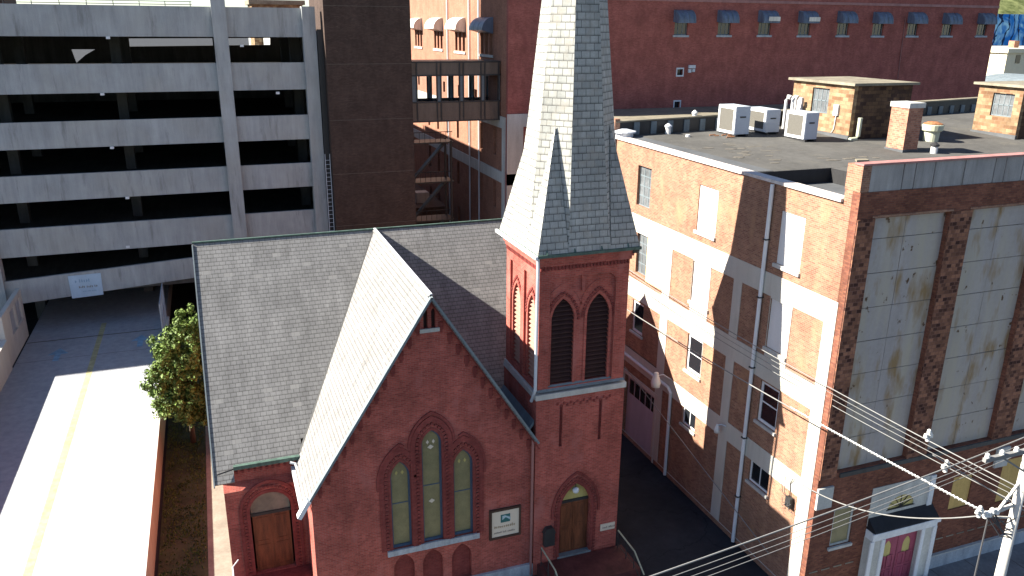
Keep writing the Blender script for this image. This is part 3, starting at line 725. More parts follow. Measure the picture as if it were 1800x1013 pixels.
# stepped corbel table under the verge
m = MB()
for s in (-1, 1):
    x = .45
    while x < (4.5 if s < 0 else 4.15):
        xx = 7+s*x; z = gz(xx)-.42
        m = MB(); m.box(xx-.085, xx+.085, YCG-.05, YCG+.02, z-.32, z); m.box(xx-.05, xx+.05, YCG-.03, YCG+.02, z-.45, z-.319); m.build('corbel', 'church_trim', ch); x += .33
m = MB()
for s in (-1, 1):
    a = Vector((7, YCG-.03, gz(7)-.22)); b = Vector((7+s*4.5, YCG-.03, gz(7+s*4.5)-.22)); m.bar(a, b, .06, .32, up=Vector((0, 1, 0)))
m.build('verge_course', 'church_trim', ch)

# front gable roof: two slopes running back to the main slope
def mainY(z): return 37.54-(13.47-z)/KM
def gslope(s, xe, name, mat):
    ze = 13.5-KG*abs(xe-7)
    m = MB(); quadslab(m, [(7, 27.08, 13.5), (xe, 27.08, ze), (xe, mainY(ze)+.15, ze), (7, 37.6, 13.5)], .13); return m.build(name, mat, ch)
gslope(-1, 1.93, 'gable_roof_slope', 'slate_pale'); gslope(1, 11.36, 'gable_roof_slope', 'slate')
m = MB(); quadslab(m, [(11.36, 31.2, 13.5-KG*4.36), (13.2, 31.2, 13.5-KG*6.2), (13.2, mainY(13.5-KG*6.2)+.2, 13.5-KG*6.2), (11.36, mainY(13.5-KG*4.36)+.2, 13.5-KG*4.36)], .13); m.build('rear_roof_slope', 'slate', ch)
m = MB()
for s, xe in ((-1, 1.93), (1, 11.36)):
    a = Vector((7, 27.03, 13.42)); b = Vector((xe, 27.03, 13.42-KG*abs(xe-7))); m.bar(a, b, .09, .22, up=Vector((0, 1, 0)))
m.build('verge_board', 'slate_trim', ch)
m = MB(); m.bar((2.12, 27.0, 13.5-KG*4.88+.02), (1.72, 27.0, 13.5-KG*5.28), .16, .32, up=Vector((0, 1, 0))); m.bar((1.86, 27.1, 5.5), (1.86, 30.4, 5.5), .14, .14)
m.build('kneeler', 'white_metal', ch)
MB().bar((7, 27.02, 13.53), (7, 37.5, 13.53), .09, .04).build('ridge_cap', 'galv', ch)
# main roof, ridge across the picture
def mz(y): return 13.47-KM*(37.54-y)
m = MB()
quadslab(m, [(-1.18, 29.98, mz(29.98)), (-.42, 29.98, mz(29.98)), (-.42, 37.54, 13.47), (-1.18, 37.54, 13.47)], .14)
quadslab(m, [(-.419, 30.42, mz(30.42)), (2.3, 30.42, mz(30.42)), (2.3, 37.54, 13.47), (-.419, 37.54, 13.47)], .14)
quadslab(m, [(2.301, 30.9, mz(30.9)), (15.18, 30.9, mz(30.9)), (15.18, 37.54, 13.47), (2.301, 37.54, 13.47)], .14)
m.build('main_roof', 'slate', ch)
m = MB(); quadslab(m, [(-1.18, 37.56, 13.47), (15.18, 37.56, 13.47), (15.18, 45.0, 13.47-KM*7.46), (-1.18, 45.0, 13.47-KM*7.46)], .14); m.build('main_roof_back', 'slate', ch)
m = MB(); m.bar((-1.2, 37.55, 13.49), (15.2, 37.55, 13.49), .12, .06); m.build('ridge_cap', 'copper', ch)
m = MB(); m.bar((-1.19, 29.95, mz(29.95)-.07), (-1.19, 37.5, 13.38), .05, .16); m.build('verge_trim', 'slate_trim', ch)
# flashing in the valleys
m = MB()
za = 13.5-KG*(7-2.2); m.bar((2.2, mainY(za), za+.03), (7, 37.5, 13.5), .10, .03); m.build('valley_flashing', 'dark_metal', ch)
# gutter over the left porch
m = MB(); m.bar((-.42, 30.34, 5.96), (2.15, 30.34, 5.96), .18, .16); m.bar((-.42, 30.25, 6.03), (2.15, 30.25, 6.03), .05, .05); m.build('gutter', 'copper', ch)
MB().tube([(-1.05, 30.1, 5.9), (-.4, 30.3, 5.93)], .03, 6).build('gutter_arm', 'dark_metal', ch)
m = MB(); m.tube([(1.75, 30.1, 5.92), (1.95, 30.05, 5.85), (2.05, 29.8, 5.6), (2.12, 29.3, 5.3), (2.08, 27.9, 5.05)], .055, 8); m.build('gutter_pipe', 'white_metal', ch)
# left wing walls and porch block
pl = (.83, 1.62, .95, 3.95, 4.72)
MB().prism(rect(-.86, 2.235, 4.9, 5.86), 'Y', 30.5, 30.8).build('upper_wall', 'church_brick', ch)
MB().prism(rect(-.86, 2.235, .1, 5.0), 'Y', 30.1, 30.5, holes=[lancet(*pl)]).build('porch_wall', 'church_brick', ch)
m = MB(); m.hexa([(-.88, 30.08, 5.0), (2.233, 30.08, 5.0), (2.233, 30.5, 5.0), (-.88, 30.5, 5.0), (-.88, 30.09, 5.02), (2.233, 30.09, 5.02), (2.233, 30.49, 5.22), (-.88, 30.49, 5.22)]); m.build('weathering', 'church_brick', ch)
m = MB()
for i in range(12): m.box(-.6+i*.235, -.5+i*.235, 30.44, 30.5, 5.6, 5.72)
m.build('dentil_course', 'church_trim', ch, kind='stuff')
m = MB(); m2 = MB(); cx, wd, z0, zs, zt = pl
ribbon(m, arch_path(cx, wd+.70, zs, zt+.55, z0), 'Y', 30.1, .05, .12); ribbon(m, arch_path(cx, wd+.14, zs, zt+.08, z0), 'Y', 30.1, .03, .14)
dentils(m2, arch_path(cx, wd+.40, zs, zt+.30, z0), 'Y', 30.1, .045, .16, .10)
m.build('hood_moulding', 'church_trim', ch); m2.build('dentil_course', 'church_trim', ch, kind='stuff')
d = MB().prism(rect(cx-.74, cx+.74, .97, 3.62), 'Y', 30.3, 30.36).build('door', 'wood_door', ch)
m = MB()
for s in (-1, 1):
    for z0_, z1_ in ((1.1, 2.2), (2.35, 3.5)): m.prism(rect(cx+s*.37-.26, cx+s*.37+.26, z0_, z1_), 'Y', 30.28, 30.3, holes=[rect(cx+s*.37-.2, cx+s*.37+.2, z0_+.06, z1_-.06)])
m.box(cx-.02, cx+.02, 30.27, 30.3, .98, 3.6); m.build('door_panel', 'wood_door', d)
m = MB(); m.box(cx-.8, cx+.8, 30.26, 30.36, 3.62, 3.74); m.build('transom_bar', 'dark_metal', ch)
MB().prism(lancet(cx, 1.56, 3.74, 3.96, 4.68), 'Y', 30.32, 30.36).build('transom_light', 'roof_tan', ch)
m = MB(); m.box(-.5, 2.6, 29.1, 30.1, .05, .93); m.box(-.2, 2.3, 28.8, 29.1, .05, .62); m.build('step', 'church_trim', ch)
MB().box(.4, 2.55, 28.98, 29.1, .9, 1.0).build('step_edge', 'sill_stone', ch)
m = MB(); m.box(-.88, -.7, 30.45, 44.6, .0, 5.7); m.box(15.0, 15.15, 31.1, 44.6, 0, 5.7); m.box(-.7, 15.0, 44.4, 44.6, 0, 5.7)
m.prism([(30.9, 5.7), (44.2, 5.7), (37.54, 12.9)], 'X', -.88, -.7); m.prism([(30.9, 5.7), (44.2, 5.7), (37.54, 12.9)], 'X', 15.0, 15.15)
m.build('nave_wall', 'church_brick', ch)

# tower
TX0, TX1, TY0, TY1 = 11.33, 15.33, 27.25, 31.07
bf = [(12.46, 1.0, 8.95, 11.75, 12.62), (14.02, 1.02, 8.95, 11.75, 12.68)]
dr = (13.27, 1.46, .68, 3.0, 4.22)
MB().prism(rect(TX0, TX1, 0, 8.45), 'Y', TY0, TY0+.35, holes=[lancet(*dr), rect(12.38, 12.52, 6.15, 8.05), rect(14.18, 14.32, 6.15, 8.05)]).build('tower_front', 'church_brick', ch)
m = MB(); m.box(12.38, 12.52, TY0+.1, TY0+.16, 6.15, 8.05); m.box(14.18, 14.32, TY0+.1, TY0+.16, 6.15, 8.05); m.each('blind_slit', 'church_trim', ch)
m = MB(); m.box(TX0, TX0+.35, TY0+.35, TY1, 0, 8.45); m.box(TX1-.35, TX1, TY0+.35, TY1, 0, 8.45); m.box(TX0+.35, TX1-.35, TY1-.35, TY1, 0, 8.45); m.build('tower_wall', 'church_brick', ch)
# belfry: piers and recessed panels with arched louvred openings
e = .06
bx0, bx1, by0, by1 = TX0+e, TX1-e, TY0+e, TY1-e
MB().prism(rect(bx0, bx1, 8.75, 14.35), 'Y', by0+.1, by0+.4, holes=[lancet(*a) for a in bf]).build('belfry_front', 'church_brick', ch)
m = MB(); m.prism(rect(bx0, bx1, 8.75, 14.35), 'Y', by0, by0+.1, holes=[[(11.85, 8.9), (14.72, 8.9), (14.72, 13.3), (14.45, 13.55), (13.35, 13.55), (13.33, 12.9), (13.22, 12.9), (13.2, 13.55), (12.1, 13.55), (11.85, 13.3)]])
m.build('belfry_pier', 'church_brick', ch)
bl = [(28.25, .9, 8.95, 11.75, 12.62), (29.95, .9, 8.95, 11.75, 12.62)]
MB().prism(rect(by0+.4, by1, 8.75, 14.35), 'X', bx0+.1, bx0+.4, holes=[lancet(*a) for a in bl]).build('belfry_side', 'church_brick', ch)
m = MB(); m.prism(rect(by0+.1, by1, 8.75, 14.35), 'X', bx0, bx0+.1, holes=[rect(27.7, 28.95, 8.9, 13.5), rect(29.3, 30.55, 8.9, 13.5)]); m.build('belfry_side_pier', 'church_brick', ch)
m = MB(); m.box(bx1-.3, bx1, by0+.4, by1, 8.75, 14.35); m.box(bx0+.4, bx1-.3, by1-.3, by1, 8.75, 14.35); m.build('belfry_back', 'church_brick', ch)
MB().box(bx0+.42, bx1-.32, by0+.6, by1-.32, 8.5, 14.3).build('belfry_core', 'dark_metal', ch)
m = MB(); mh = MB(); mdn = MB()
def louvres(a, ax, plane, mat):
    cx, wd, z0, zs, zt = a; m = MB(); z = z0+.1
    h = zt-zs; Rr = ((wd/2)**2+h*h)/wd
    while z < zt-.12:
        hw = wd/2 if z < zs else math.sqrt(max(0, Rr*Rr-(z-zs)**2))-(Rr-wd/2)
        hw -= .01
        if hw > .05:
            if ax == 'Y': m.hexa([(cx-hw, plane, z), (cx+hw, plane, z), (cx+hw, plane+.16, z+.14), (cx-hw, plane+.16, z+.14), (cx-hw, plane, z+.03), (cx+hw, plane, z+.03), (cx+hw, plane+.16, z+.17), (cx-hw, plane+.16, z+.17)])
            else: m.hexa([(plane, cx-hw, z), (plane, cx+hw, z), (plane+.16, cx+hw, z+.14), (plane+.16, cx-hw, z+.14), (plane, cx-hw, z+.03), (plane, cx+hw, z+.03), (plane+.16, cx+hw, z+.17), (plane+.16, cx-hw, z+.17)])
        z += .19
    m.build('louvre', mat, ch)
for a in bf:
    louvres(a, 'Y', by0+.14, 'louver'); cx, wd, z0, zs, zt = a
    ribbon(mh, arch_path(cx, wd+.1, zs, zt+.08, z0), 'Y', by0+.1, .03, .11); dentils(mdn, [q for q in arch_path(cx, wd+.36, zs, zt+.28, zs)], 'Y', by0+.1, .05, .15, .09)
    ribbon(mh, arch_path(cx, wd+.62, zs+.35, zt+.62, zs+.2), 'Y', by0+.1, .02, .06)
for a in bl:
    louvres(a, 'X', bx0+.14, 'louver_sunlit'); cx, wd, z0, zs, zt = a
    ribbon(mh, arch_path(cx, wd+.1, zs, zt+.08, z0), 'X', bx0+.1, .03, .11); dentils(mdn, [q for q in arch_path(cx, wd+.36, zs, zt+.28, zs)], 'X', bx0+.1, .05, .15, .09)
mh.build('hood_moulding', 'church_brick', ch); mdn.build('dentil_course', 'church_trim', ch, kind='stuff')
# belts, cornice
m = MB(); m.hexa([(TX0-.05, TY0-.06, 8.45), (TX1+.05, TY0-.06, 8.45), (TX1+.05, TY1, 8.45), (TX0-.05, TY1, 8.45), (TX0-.05, TY0-.06, 8.68), (TX1+.05, TY0-.06, 8.68), (TX1+.0, TY1, 8.76), (TX0-.0, TY1, 8.76)])
m.build('stone_belt', 'sill_stone', ch)
m = MB(); m.hexa([(bx0-.02, TY0-.02, 8.77), (bx1+.02, TY0-.02, 8.77), (bx1+.02, by0+.3, 8.77), (bx0-.02, by0+.3, 8.77), (bx0-.02, TY0-.01, 8.79), (bx1+.02, TY0-.01, 8.79), (bx1+.02, by0+.1, 8.97), (bx0-.02, by0+.1, 8.97)])
m.build('slate_weathering', 'slate_trim', ch)
m = MB()
for i in range(17): m.box(TX0+.9+i*.15, TX0+.97+i*.15, TY0-.04, TY0+.01, 8.1-(i % 2)*.1, 8.2-(i % 2)*.1)
m.build('dentil_course', 'church_trim', ch, kind='stuff')
m = MB(); m.box(bx0-.06, bx1+.06, by0-.07, by1+.06, 14.05, 14.2); m.box(bx0-.12, bx1+.12, by0-.13, by1+.12, 14.2, 14.5); m.build('cornice', 'church_brick', ch)
m = MB()
for i in range(26): m.box(bx0+.02+i*.15, bx0+.10+i*.15, by0-.06, by0+.01, 13.88, 14.04)
for i in range(24): m.box(bx0-.06, bx0+.01, by0+.1+i*.15, by0+.18+i*.15, 13.88, 14.04)
m.build('cornice_dentils', 'church_trim', ch, kind='stuff')
# spire
SX, SY = 13.34, 29.16; z0 = 14.62
rings = [(2.17, z0), (2.02, 15.5), (1.83, 17.0), (1.565, 19.3), (0.03, 35.2)]
def octa(r, z):
    t = math.tan(math.pi/8)
    return [(SX+a*r, SY+b*r, z) for a, b in ((1, -t), (1, t), (t, 1), (-t, 1), (-1, t), (-1, -t), (-t, -1), (t, -1))]
vs = []; fs = []
for r, z in rings: vs += octa(r, z)
for i in range(len(rings)-1):
    for j in range(8): fs.append((i*8+j, i*8+(j+1) % 8, (i+1)*8+(j+1) % 8, (i+1)*8+j))
fs.append(tuple(range(8))[::-1]); fs.append(tuple(range(32, 40)))
m = MB(); m.add(vs, fs); sp = m.build('spire', 'spire_slate', ch)
t8 = math.tan(math.pi/8)
for sx, sy in ((-1, -1), (1, -1), (-1, 1), (1, 1)):
    r = 2.17; a = 1.565/math.sqrt(2)*1.0; 
    m = MB(); m.add([(SX+sx*r, SY+sy*r, z0), (SX+sx*r, SY+sy*r*t8, z0), (SX+sx*r*t8, SY+sy*r, z0), (SX+sx*(a+.03), SY+sy*(a+.03), 19.3), (SX+sx*.5, SY+sy*.5, z0)],
          [(0, 1, 3), (0, 3, 2), (1, 4, 3), (2, 3, 4), (0, 2, 4, 1)])
    m.build('broach', 'spire_slate', sp)
m = MB(); m.box(SX-2.22, SX+2.22, SY-2.24, SY+2.2, 14.5, 14.615); m.build('eave_gutter', 'copper', ch)
m = MB()
for i in range(4): x = SX-1.8+i*1.15; m.bar((x, SY-2.22, 14.62), (x, SY-2.0, 14.95), .05, .04)
m.each('snow_guard', 'copper', ch)
m = MB(); m.bar((SX-2.27, SY-2.3, 14.55), (SX-2.27, SY+2.3, 14.55), .10, .12); m.build('side_gutter', 'white_metal', ch)
MB().box(TX1-.02, TX1+.25, TY0-.1, TY0+.15, 14.3, 14.62).build('eave_bracket', 'dark_metal', ch)
MB().tube([(TX0-.06, TY0-.02, 14.5), (TX0-.06, TY0-.05, 14.0), (TX0-.06, TY0+.0, 8.9), (TX0-.1, TY0+.3, 8.3)], .07, 8).build('downpipe', 'galv', ch)
MB().tube([(TX0-.1, YCG-.12, 6.8), (TX0-.1, YCG-.12, .1)], .06, 8).build('downpipe', 'red_pipe', ch)
MB().hexa([(TX0-.35, TY0+.15, 6.9), (TX0-.02, TY0+.15, 7.3), (TX0-.02, TY1, 7.3), (TX0-.35, TY1, 6.9), (TX0-.35, TY0+.15, 6.98), (TX0-.02, TY0+.15, 7.5), (TX0-.02, TY1, 7.5), (TX0-.35, TY1, 6.98)]).build('flashing', 'slate_trim', ch)
# tower door
cx, wd, z0, zs, zt = dr
m = MB(); m2 = MB(); ribbon(m, arch_path(cx, wd+.16, zs, zt+.1, z0), 'Y', TY0, .03, .14); ribbon(m, arch_path(cx, wd+.74, zs, zt+.55, zs-.3), 'Y', TY0, .06, .10); dentils(m2, arch_path(cx, wd+.42, zs, zt+.3, z0), 'Y', TY0, .045, .16, .1)
m.build('door_hood', 'church_trim', ch); m2.build('dentil_course', 'church_trim', ch, kind='stuff')
d = MB().prism(rect(cx-.7, cx+.7, .72, 3.22), 'Y', TY0+.22, TY0+.28).build('door', 'wood_door', ch)
m = MB()
for s in (-1, 1):
    for a, b in ((.85, 1.9), (2.05, 3.1)): m.prism(rect(cx+s*.35-.26, cx+s*.35+.26, a, b), 'Y', TY0+.2, TY0+.22, holes=[rect(cx+s*.35-.2, cx+s*.35+.2, a+.06, b-.06)])
m.box(cx-.02, cx+.02, TY0+.19, TY0+.22, .74, 3.2); m.build('door_panel', 'wood_door', d)
MB().box(cx-.7, cx+.7, TY0+.18, TY0+.28, 3.22, 3.34).build('transom_bar', 'dark_metal', ch)
MB().prism(lancet(cx, 1.4, 3.34, 3.35, 4.14), 'Y', TY0+.24, TY0+.28).build('transom_light', 'mustard', ch)
MB().box(cx-.8, cx+.8, TY0-.06, TY0+.2, .60, .70).build('threshold', 'slate_trim', ch)
m = MB(); m.box(11.5, 15.6, 25.4, TY0-.07, .05, .62); m.box(11.5, 15.4, 25.0, 25.4, .05, .42); m.box(11.5, 15.4, 24.6, 25.0, .05, .22); m.build('stoop', 'stoop', ch)
# things on the church wall
t = thing('lamp', (cx, TY0+.1, 3.7), 'white globe lamp hanging in the arch above the tower door', 'lamp')
m = MB(); m.smooth = True; m.lathe((cx, TY0+.05, 3.72), [(.02, 0), (.12, .05), (.15, .14), (.12, .23), (.05, .28)], 16); m.build('globe', 'white_metal', t)
MB().tube([(cx, TY0+.05, 4.0), (cx, TY0+.05, 4.12), (cx, TY0+.26, 4.12)], .025, 6).build('bracket', 'dark_metal', t)
t = thing('mailbox', (12.0, TY0-.2, 1.5), 'black lantern-shaped mailbox on the tower wall left of the door', 'mailbox')
MB().box(11.76, 12.24, TY0-.22, TY0-.001, 1.5, 2.15).build('box', 'dark_metal', t)
m = MB(); m.prism([(11.72, 2.152), (12.28, 2.152), (12.15, 2.4), (11.85, 2.4)], 'Y', TY0-.25, TY0-.002); m.build('lid', 'dark_metal', t)
t = thing('plaque', (14.87, TY0-.04, 1.58), 'small cream framed plaque on the tower right of the door', 'plaque')
MB().box(14.52, 15.22, TY0-.04, TY0-.001, 1.55, 1.88).build('board', 'sign_cream', t)
marks(t, 14.62, 1.66, .5, .10, (4, 5), TY0-.042, 'letter_grey')
t = thing('church_sign', (10.05, YCG-.08, 2.27), 'cream board sign with teal square emblem in a dark brown frame on the gable wall', 'sign')
MB().prism(rect(9.36, 10.76, 2.22, 3.66), 'Y', YCG-.1, YCG-.002, holes=[rect(9.46, 10.68, 2.32, 3.56)]).build('frame', 'sign_brown', t)
MB().box(9.46, 10.68, YCG-.06, YCG-.003, 2.32, 3.56).build('board', 'sign_cream', t)
MB().box(9.86, 10.28, YCG-.068, YCG-.061, 2.98, 3.36).build('emblem', 'emblem_teal', t)
m = MB(); m.prism([(9.93, 3.1), (10.08, 3.22), (10.3, 3.05), (10.3, 3.18), (10.05, 3.31), (9.93, 3.3)], 'Y', YCG-.074, YCG-.069); m.build('emblem_wave', 'emblem_sky', t)
marks(t, 9.58, 2.74, 1, .14, (11,), YCG-.062, 'letter_tan'); marks(t, 9.58, 2.48, 1, .09, (6, 3, 6), YCG-.062, 'letter_grey')
def rail(x, label):
    t = thing('handrail', (x, 25.2, .1), label, 'handrail')
    m = MB(); m.tube([(x, 27.0, 1.55), (x, 25.5, 1.5), (x, 24.6, .95)], .035, 8); m.build('top_rail', 'tan_conc', t)
    m = MB()
    for y, z, b in ((27.0, 1.55, .6), (26.2, 1.52, .6), (25.5, 1.5, .6), (24.65, 1.0, .0)): m.tube([(x, y, b), (x, y, z)], .022, 6)
    m.tube([(x, 27.0, .85), (x, 25.5, .85), (x, 24.65, .4)], .018, 6); m.build('posts', 'dark_metal', t)
rail(11.6, 'thin metal handrail at the left of the tower steps'); rail(15.3, 'thin metal handrail at the right of the tower steps')
t = thing('handrail', (-.65, 29.5, .1), 'pale bent handrail beside the left porch steps', 'handrail')
MB().tube([(-.62, 30.0, 1.9), (-.85, 29.6, 1.9), (-.82, 27.6, .9), (-.8, 27.2, .1)], .03, 8).build('top_rail', 'white_metal', t)

# ================================================================== ORANGE / BROWN BRICK BUILDING, RIGHT
ob = thing('brick_warehouse', (30, YF, 0), 'four storey brick building with painted white concrete frame and rust-stained metal panels', 'building')
def roofz(y): return 16.72+.035*(y-30)
bandA, bandB, bandC = (12.33, 13.27), (8.62, 9.67), (4.65, 5.56)
# openings on the side wall: Y0,Y1,z0,z1
side = {'grid': [(35.98, 37.38, 13.78, 15.9), (35.95, 37.05, 10.1, 12.32)],
        'board': [(30.03, 31.56, 13.76, 15.92), (30.05, 31.55, 10.26, 12.28), (24.27, 25.7, 13.76, 15.95), (24.45, 25.72, 10.1, 12.26)],
        'sash': [(30.2, 31.5, 6.66, 8.56), (24.52, 25.77, 6.64, 8.54), (35.9, 37.1, 6.7, 8.5)],
        'slide': [(30.26, 31.45, 3.7, 4.64), (24.52, 25.88, 3.6, 4.64)]}
gd = (34.0, 37.5, .02, 3.9)
holes = [rect(*r) for k in side for r in side[k]]+[rect(*gd)]
side_out = [(YF+.36, 0), (40.0, 0), (40.0, 16.95), (22.45, 16.95), (22.45, 18.1), (YF+.36, 18.1)]
MB().prism(side_out, 'X', XR, XR+.35, holes=holes).build('side_wall', 'orange_brick', ob)
MB().box(XR+.36, 52, 30.0, 40.0, 0, 16.3).build('core', 'dark_metal', ob)
MB().box(XR+.36, 52, 22.3, 30.0, 0, 15.6).build('core', 'dark_metal', ob)
# painted concrete frame, 3 cm proud
m = MB()
def sb(y0, y1, z0, z1, p=.03): m.box(XR-p, XR-.001, y0, y1, z0, z1)
holesF = [rect(34.15, 39.95, bandB[1], bandA[0]), rect(31.55, 33.43, bandB[1], bandA[0]), rect(28.28, 30.05, bandB[1], bandA[0]), rect(25.72, 27.68, bandB[1], bandA[0]), rect(22.58, 24.35, bandB[1], bandA[0]),
          rect(34.15, 39.95, bandC[1], bandB[0]), rect(28.30, 33.43, bandC[1], bandB[0]), rect(22.62, 27.70, bandC[1], bandB[0]),
          rect(34.15, 39.95, .3, bandC[0]), rect(28.30, 33.43, .3, bandC[0]), rect(22.66, 27.62, .3, bandC[0])]
holesF[2] = rect(28.28, 30.05, bandB[1], bandA[0])
full = rect(21.98, 39.98, .28, bandA[1])
m.prism(full, 'X', XR-.03, XR-.001, holes=holesF+[rect(30.052, 31.548, 10.26, 12.28), rect(24.452, 25.718, 10.1, 12.26)])
m.build('concrete_frame', 'white_paint', ob)
for y0, y1, z0, z1 in side['grid']:
    window(ob, 'X', XR, y0, y1, z0, z1, fw=.05, frame='slate_trim', pane='frosted', mull=2, rail=3, rec=.14)
MB().box(XR-.025, XR-.002, 34.17, 35.9, 9.9, 12.3).build('yellow_panel', 'plywood_pale', ob)
for y0, y1, z0, z1 in side['board']:
    b = MB().box(XR+.05, XR+.09, y0+.002, y1-.002, z0+.002, z1-.002).build('boarded_window', 'white_board', ob)
    MB().box(XR-.1, XR+.05, y0-.08, y1+.08, z0-.15, z0-.001).build('sill', 'sill_stone', b)
for y0, y1, z0, z1 in side['sash']:
    window(ob, 'X', XR, y0, y1, z0, z1, fw=.13, frame='white_metal', pane='dark_glass', rail=1, rec=.08, sill='sill_stone')
for y0, y1, z0, z1 in side['slide']:
    window(ob, 'X', XR, y0, y1, z0, z1, fw=.09, frame='white_metal', pane='dark_glass', mull=1, rec=.08, sill='sill_stone')
m = MB(); m.box(XR+.2, XR+.26, gd[0]+.02, gd[1]-.02, .02, 3.88); g_ = m.build('garage_door', 'purple', ob)
for i in range(5):
    y = 34.25+i*.62; MB().box(XR+.185, XR+.2, y, y+.5, 2.75, 3.6).build('pane', 'dark_glass', g_)
m = MB(); m.box(XR-.04, XR+.2, 33.86, 33.998, .0, 4.1); m.box(XR-.04, XR+.2, 37.502, 37.64, .0, 4.1); m.box(XR-.05, XR+.2, 33.86, 37.64, 3.902, 4.12); m.build('door_frame', 'portal_grey', g_)
# copings and roof
m = MB(); m.box(XR-.12, XR+.42, 22.46, 40.0, 16.952, 17.08); m.build('coping', 'coping', ob)
m = MB(); m.hexa([(XR+.352, 29.7, 15.9), (52, 29.7, 15.9), (52, 43.4, 15.9), (XR+.352, 39.98, 15.9), (XR+.352, 29.7, roofz(29.7)), (52, 29.7, roofz(29.7)), (52, 43.4, roofz(43.4)+.1), (XR+.352, 39.98, roofz(40))]); m.build('roof', 'roof_tar', ob)
m = MB(); m.hexa([(XR+.352, 29.74, roofz(30)+.004), (XR+2.6, 29.74, roofz(30)+.004), (XR+1.2, 39.9, roofz(40)+.004), (XR+.352, 39.9, roofz(40)+.004), (XR+.352, 29.74, roofz(30)+.01), (XR+2.6, 29.74, roofz(30)+.01), (XR+1.2, 39.9, roofz(40)+.01), (XR+.352, 39.9, roofz(40)+.01)]); m.build('roof_strip', 'roof_grey', ob)
MB().box(XR+.352, 26.9, 22.36, 29.7, 15.5, 16.05).build('lower_roof', 'roof_grey', ob)
MB().box(26.902, 52, 22.36, 29.698, 15.5, roofz(29.7)-.004).build('roof', 'roof_tar', ob)
m = MB(); m.box(XR+.36, 26.9, 29.64, 29.698, 15.5, roofz(29.7)-.002); m.box(26.85, 26.9, 22.37, 29.63, 16.06, roofz(29.7)-.008); m.build('roof_step', 'dark_metal', ob)
random.seed(11)
m = MB()
for i in range(60):
    x = random.uniform(24, 31); y = random.uniform(31, 36.5); s_ = random.uniform(.08, .4); a = random.uniform(0, 3)
    z = roofz(y)+.004; pts = [(x+s_*math.cos(a+k*1.05)*random.uniform(.5, 1.3), y+s_*.6*math.sin(a+k*1.05)*random.uniform(.5, 1.3)) for k in range(6)]
    m.prism(pts, 'Z', z, z+.015)
m.each('roof_patch', 'patch_grey', ob)
# front facade
def F(px, py): return aY(px, py, YF)
zt_, zb_ = 18.36, 17.42
bays = [(21.9, 25.5), (26.55, 30.25), (31.35, 35.0), (36.1, 39.8), (40.9, 44.6), (45.7, 49.4)]
bz0, bz1 = 6.12, 16.45
win1 = (22.15, 23.2, 2.62, 4.4); b1 = (28.5, 29.65, 2.95, 4.58); b2 = (31.35, 32.7, 2.7, 4.85)
portal = (24.0, 27.35, .15, 5.0)
fh = [rect(a, b, bz0, bz1) for a, b in bays]+[rect(*win1), rect(*b1), rect(*b2), rect(*portal)]
MB().prism(rect(XR, 52, 0.1, zb_), 'Y', YF, YF+.35, holes=fh).build('front_wall', 'front_brick', ob)
MB().box(XR+.365, 52, YF+.11, YF+.36, zb_+.002, zt_).build('parapet', 'front_brick', ob)
for i in range(7):
    x0 = 21.47+i*4.4; 
    for a, b in ((0, 1.45), (1.5, 2.0), (2.05, 2.9), (2.95, 4.35)):
        MB().box(x0+a, x0+b, YF+.04, YF+.09, zb_-.02+random.uniform(0, .03), zt_-.005).build('cladding_panel', 'parapet_panel', ob)
m = MB(); m.box(XR-.05, 52, YF-.02, YF+.42, zt_+.002, zt_+.07); m.build('capping', 'pink_cap', ob)
MB().box(XR-.02, XR+.36, YF+.02, 22.46, zb_+.002, zt_).build('corner_pier', 'orange_brick', ob)
m = MB()
for a, b in bays: m.box(a-.1, b+.1, YF-.03, YF-.001, bz1+.02, bz1+.1)
m.each('header_course', 'orange_brick', ob)
m = MB()
edges = [XR+.02]+[x for ab in bays for x in ab]
for i in range(0, len(edges)-1, 2): m.box(edges[i], edges[i+1], YF-.05, YF-.001, bz0-.15, bz1)
m.each('brick_pier', 'pier_brick', ob)
rows = [15.62, 14.3, 12.95, 11.6, 10.25, 8.9, 7.5]
for a, b in bays:
    rr = [bz1]+rows+[bz0]; mid = a+(b-a)*.47
    for i in range(len(rr)-1):
        for u0, u1 in ((a, mid), (mid, b)):
            o_ = random.uniform(-.008, .008); m = MB(); m.box(u0+.008, u1-.008, YF+.2+o_, YF+.24, rr[i+1]+.012, rr[i]-.012); m.build('metal_panel', 'panel', ob)
    m = MB(); m.box(a, b, YF+.25, YF+.30, bz0, bz1); m.build('backing', 'seam', ob)
m = MB(); m.box(XR+1, 52, YF-.08, YF-.001, 5.92, 6.1); m.build('ledge', 'roof_tar', ob)
m = MB()
for x in (21.1, 30.7, 40.3): m.box(x, x+.75, YF-.1, YF-.002, 4.65, 5.6)
m.each('pier_block', 'sill_stone', ob)
m = MB(); m.box(27.5, 52, YF-.12, YF, .14, .78); m.box(21.2, 23.9, YF-.10, YF, .14, .7); m.each('plinth', 'blue_stone', ob)
m = MB(); m.box(27.5, 52, YF-.14, YF, .782, .84); m.build('plinth_cap', 'sill_stone', ob)
window(ob, 'Y', YF, *win1, fw=.09, frame='sill_stone', pane='olive_glass', rec=.06, sill='sill_stone')
for r_ in (b1, b2):
    MB().box(r_[0]+.002, r_[1]-.002, YF+.06, YF+.1, r_[2]+.002, r_[3]-.002).build('boarded_window', 'plywood', ob)
for x in (34.6, 37.3, 41, 44.5):
    MB().box(x, x+1.5, YF-.012, YF-.002, 2.7, 4.8).build('boarded_window', 'plywood', ob)
m = MB()
for i in range(42):
    if not 23.6 < 21.3+i*.62 < 27.6: m.box(21.3+i*.62, 21.3+i*.62+.42, YF-.02, YF-.002, 1.55, 1.6)
m.each('string_brick', 'roof_tan', ob)
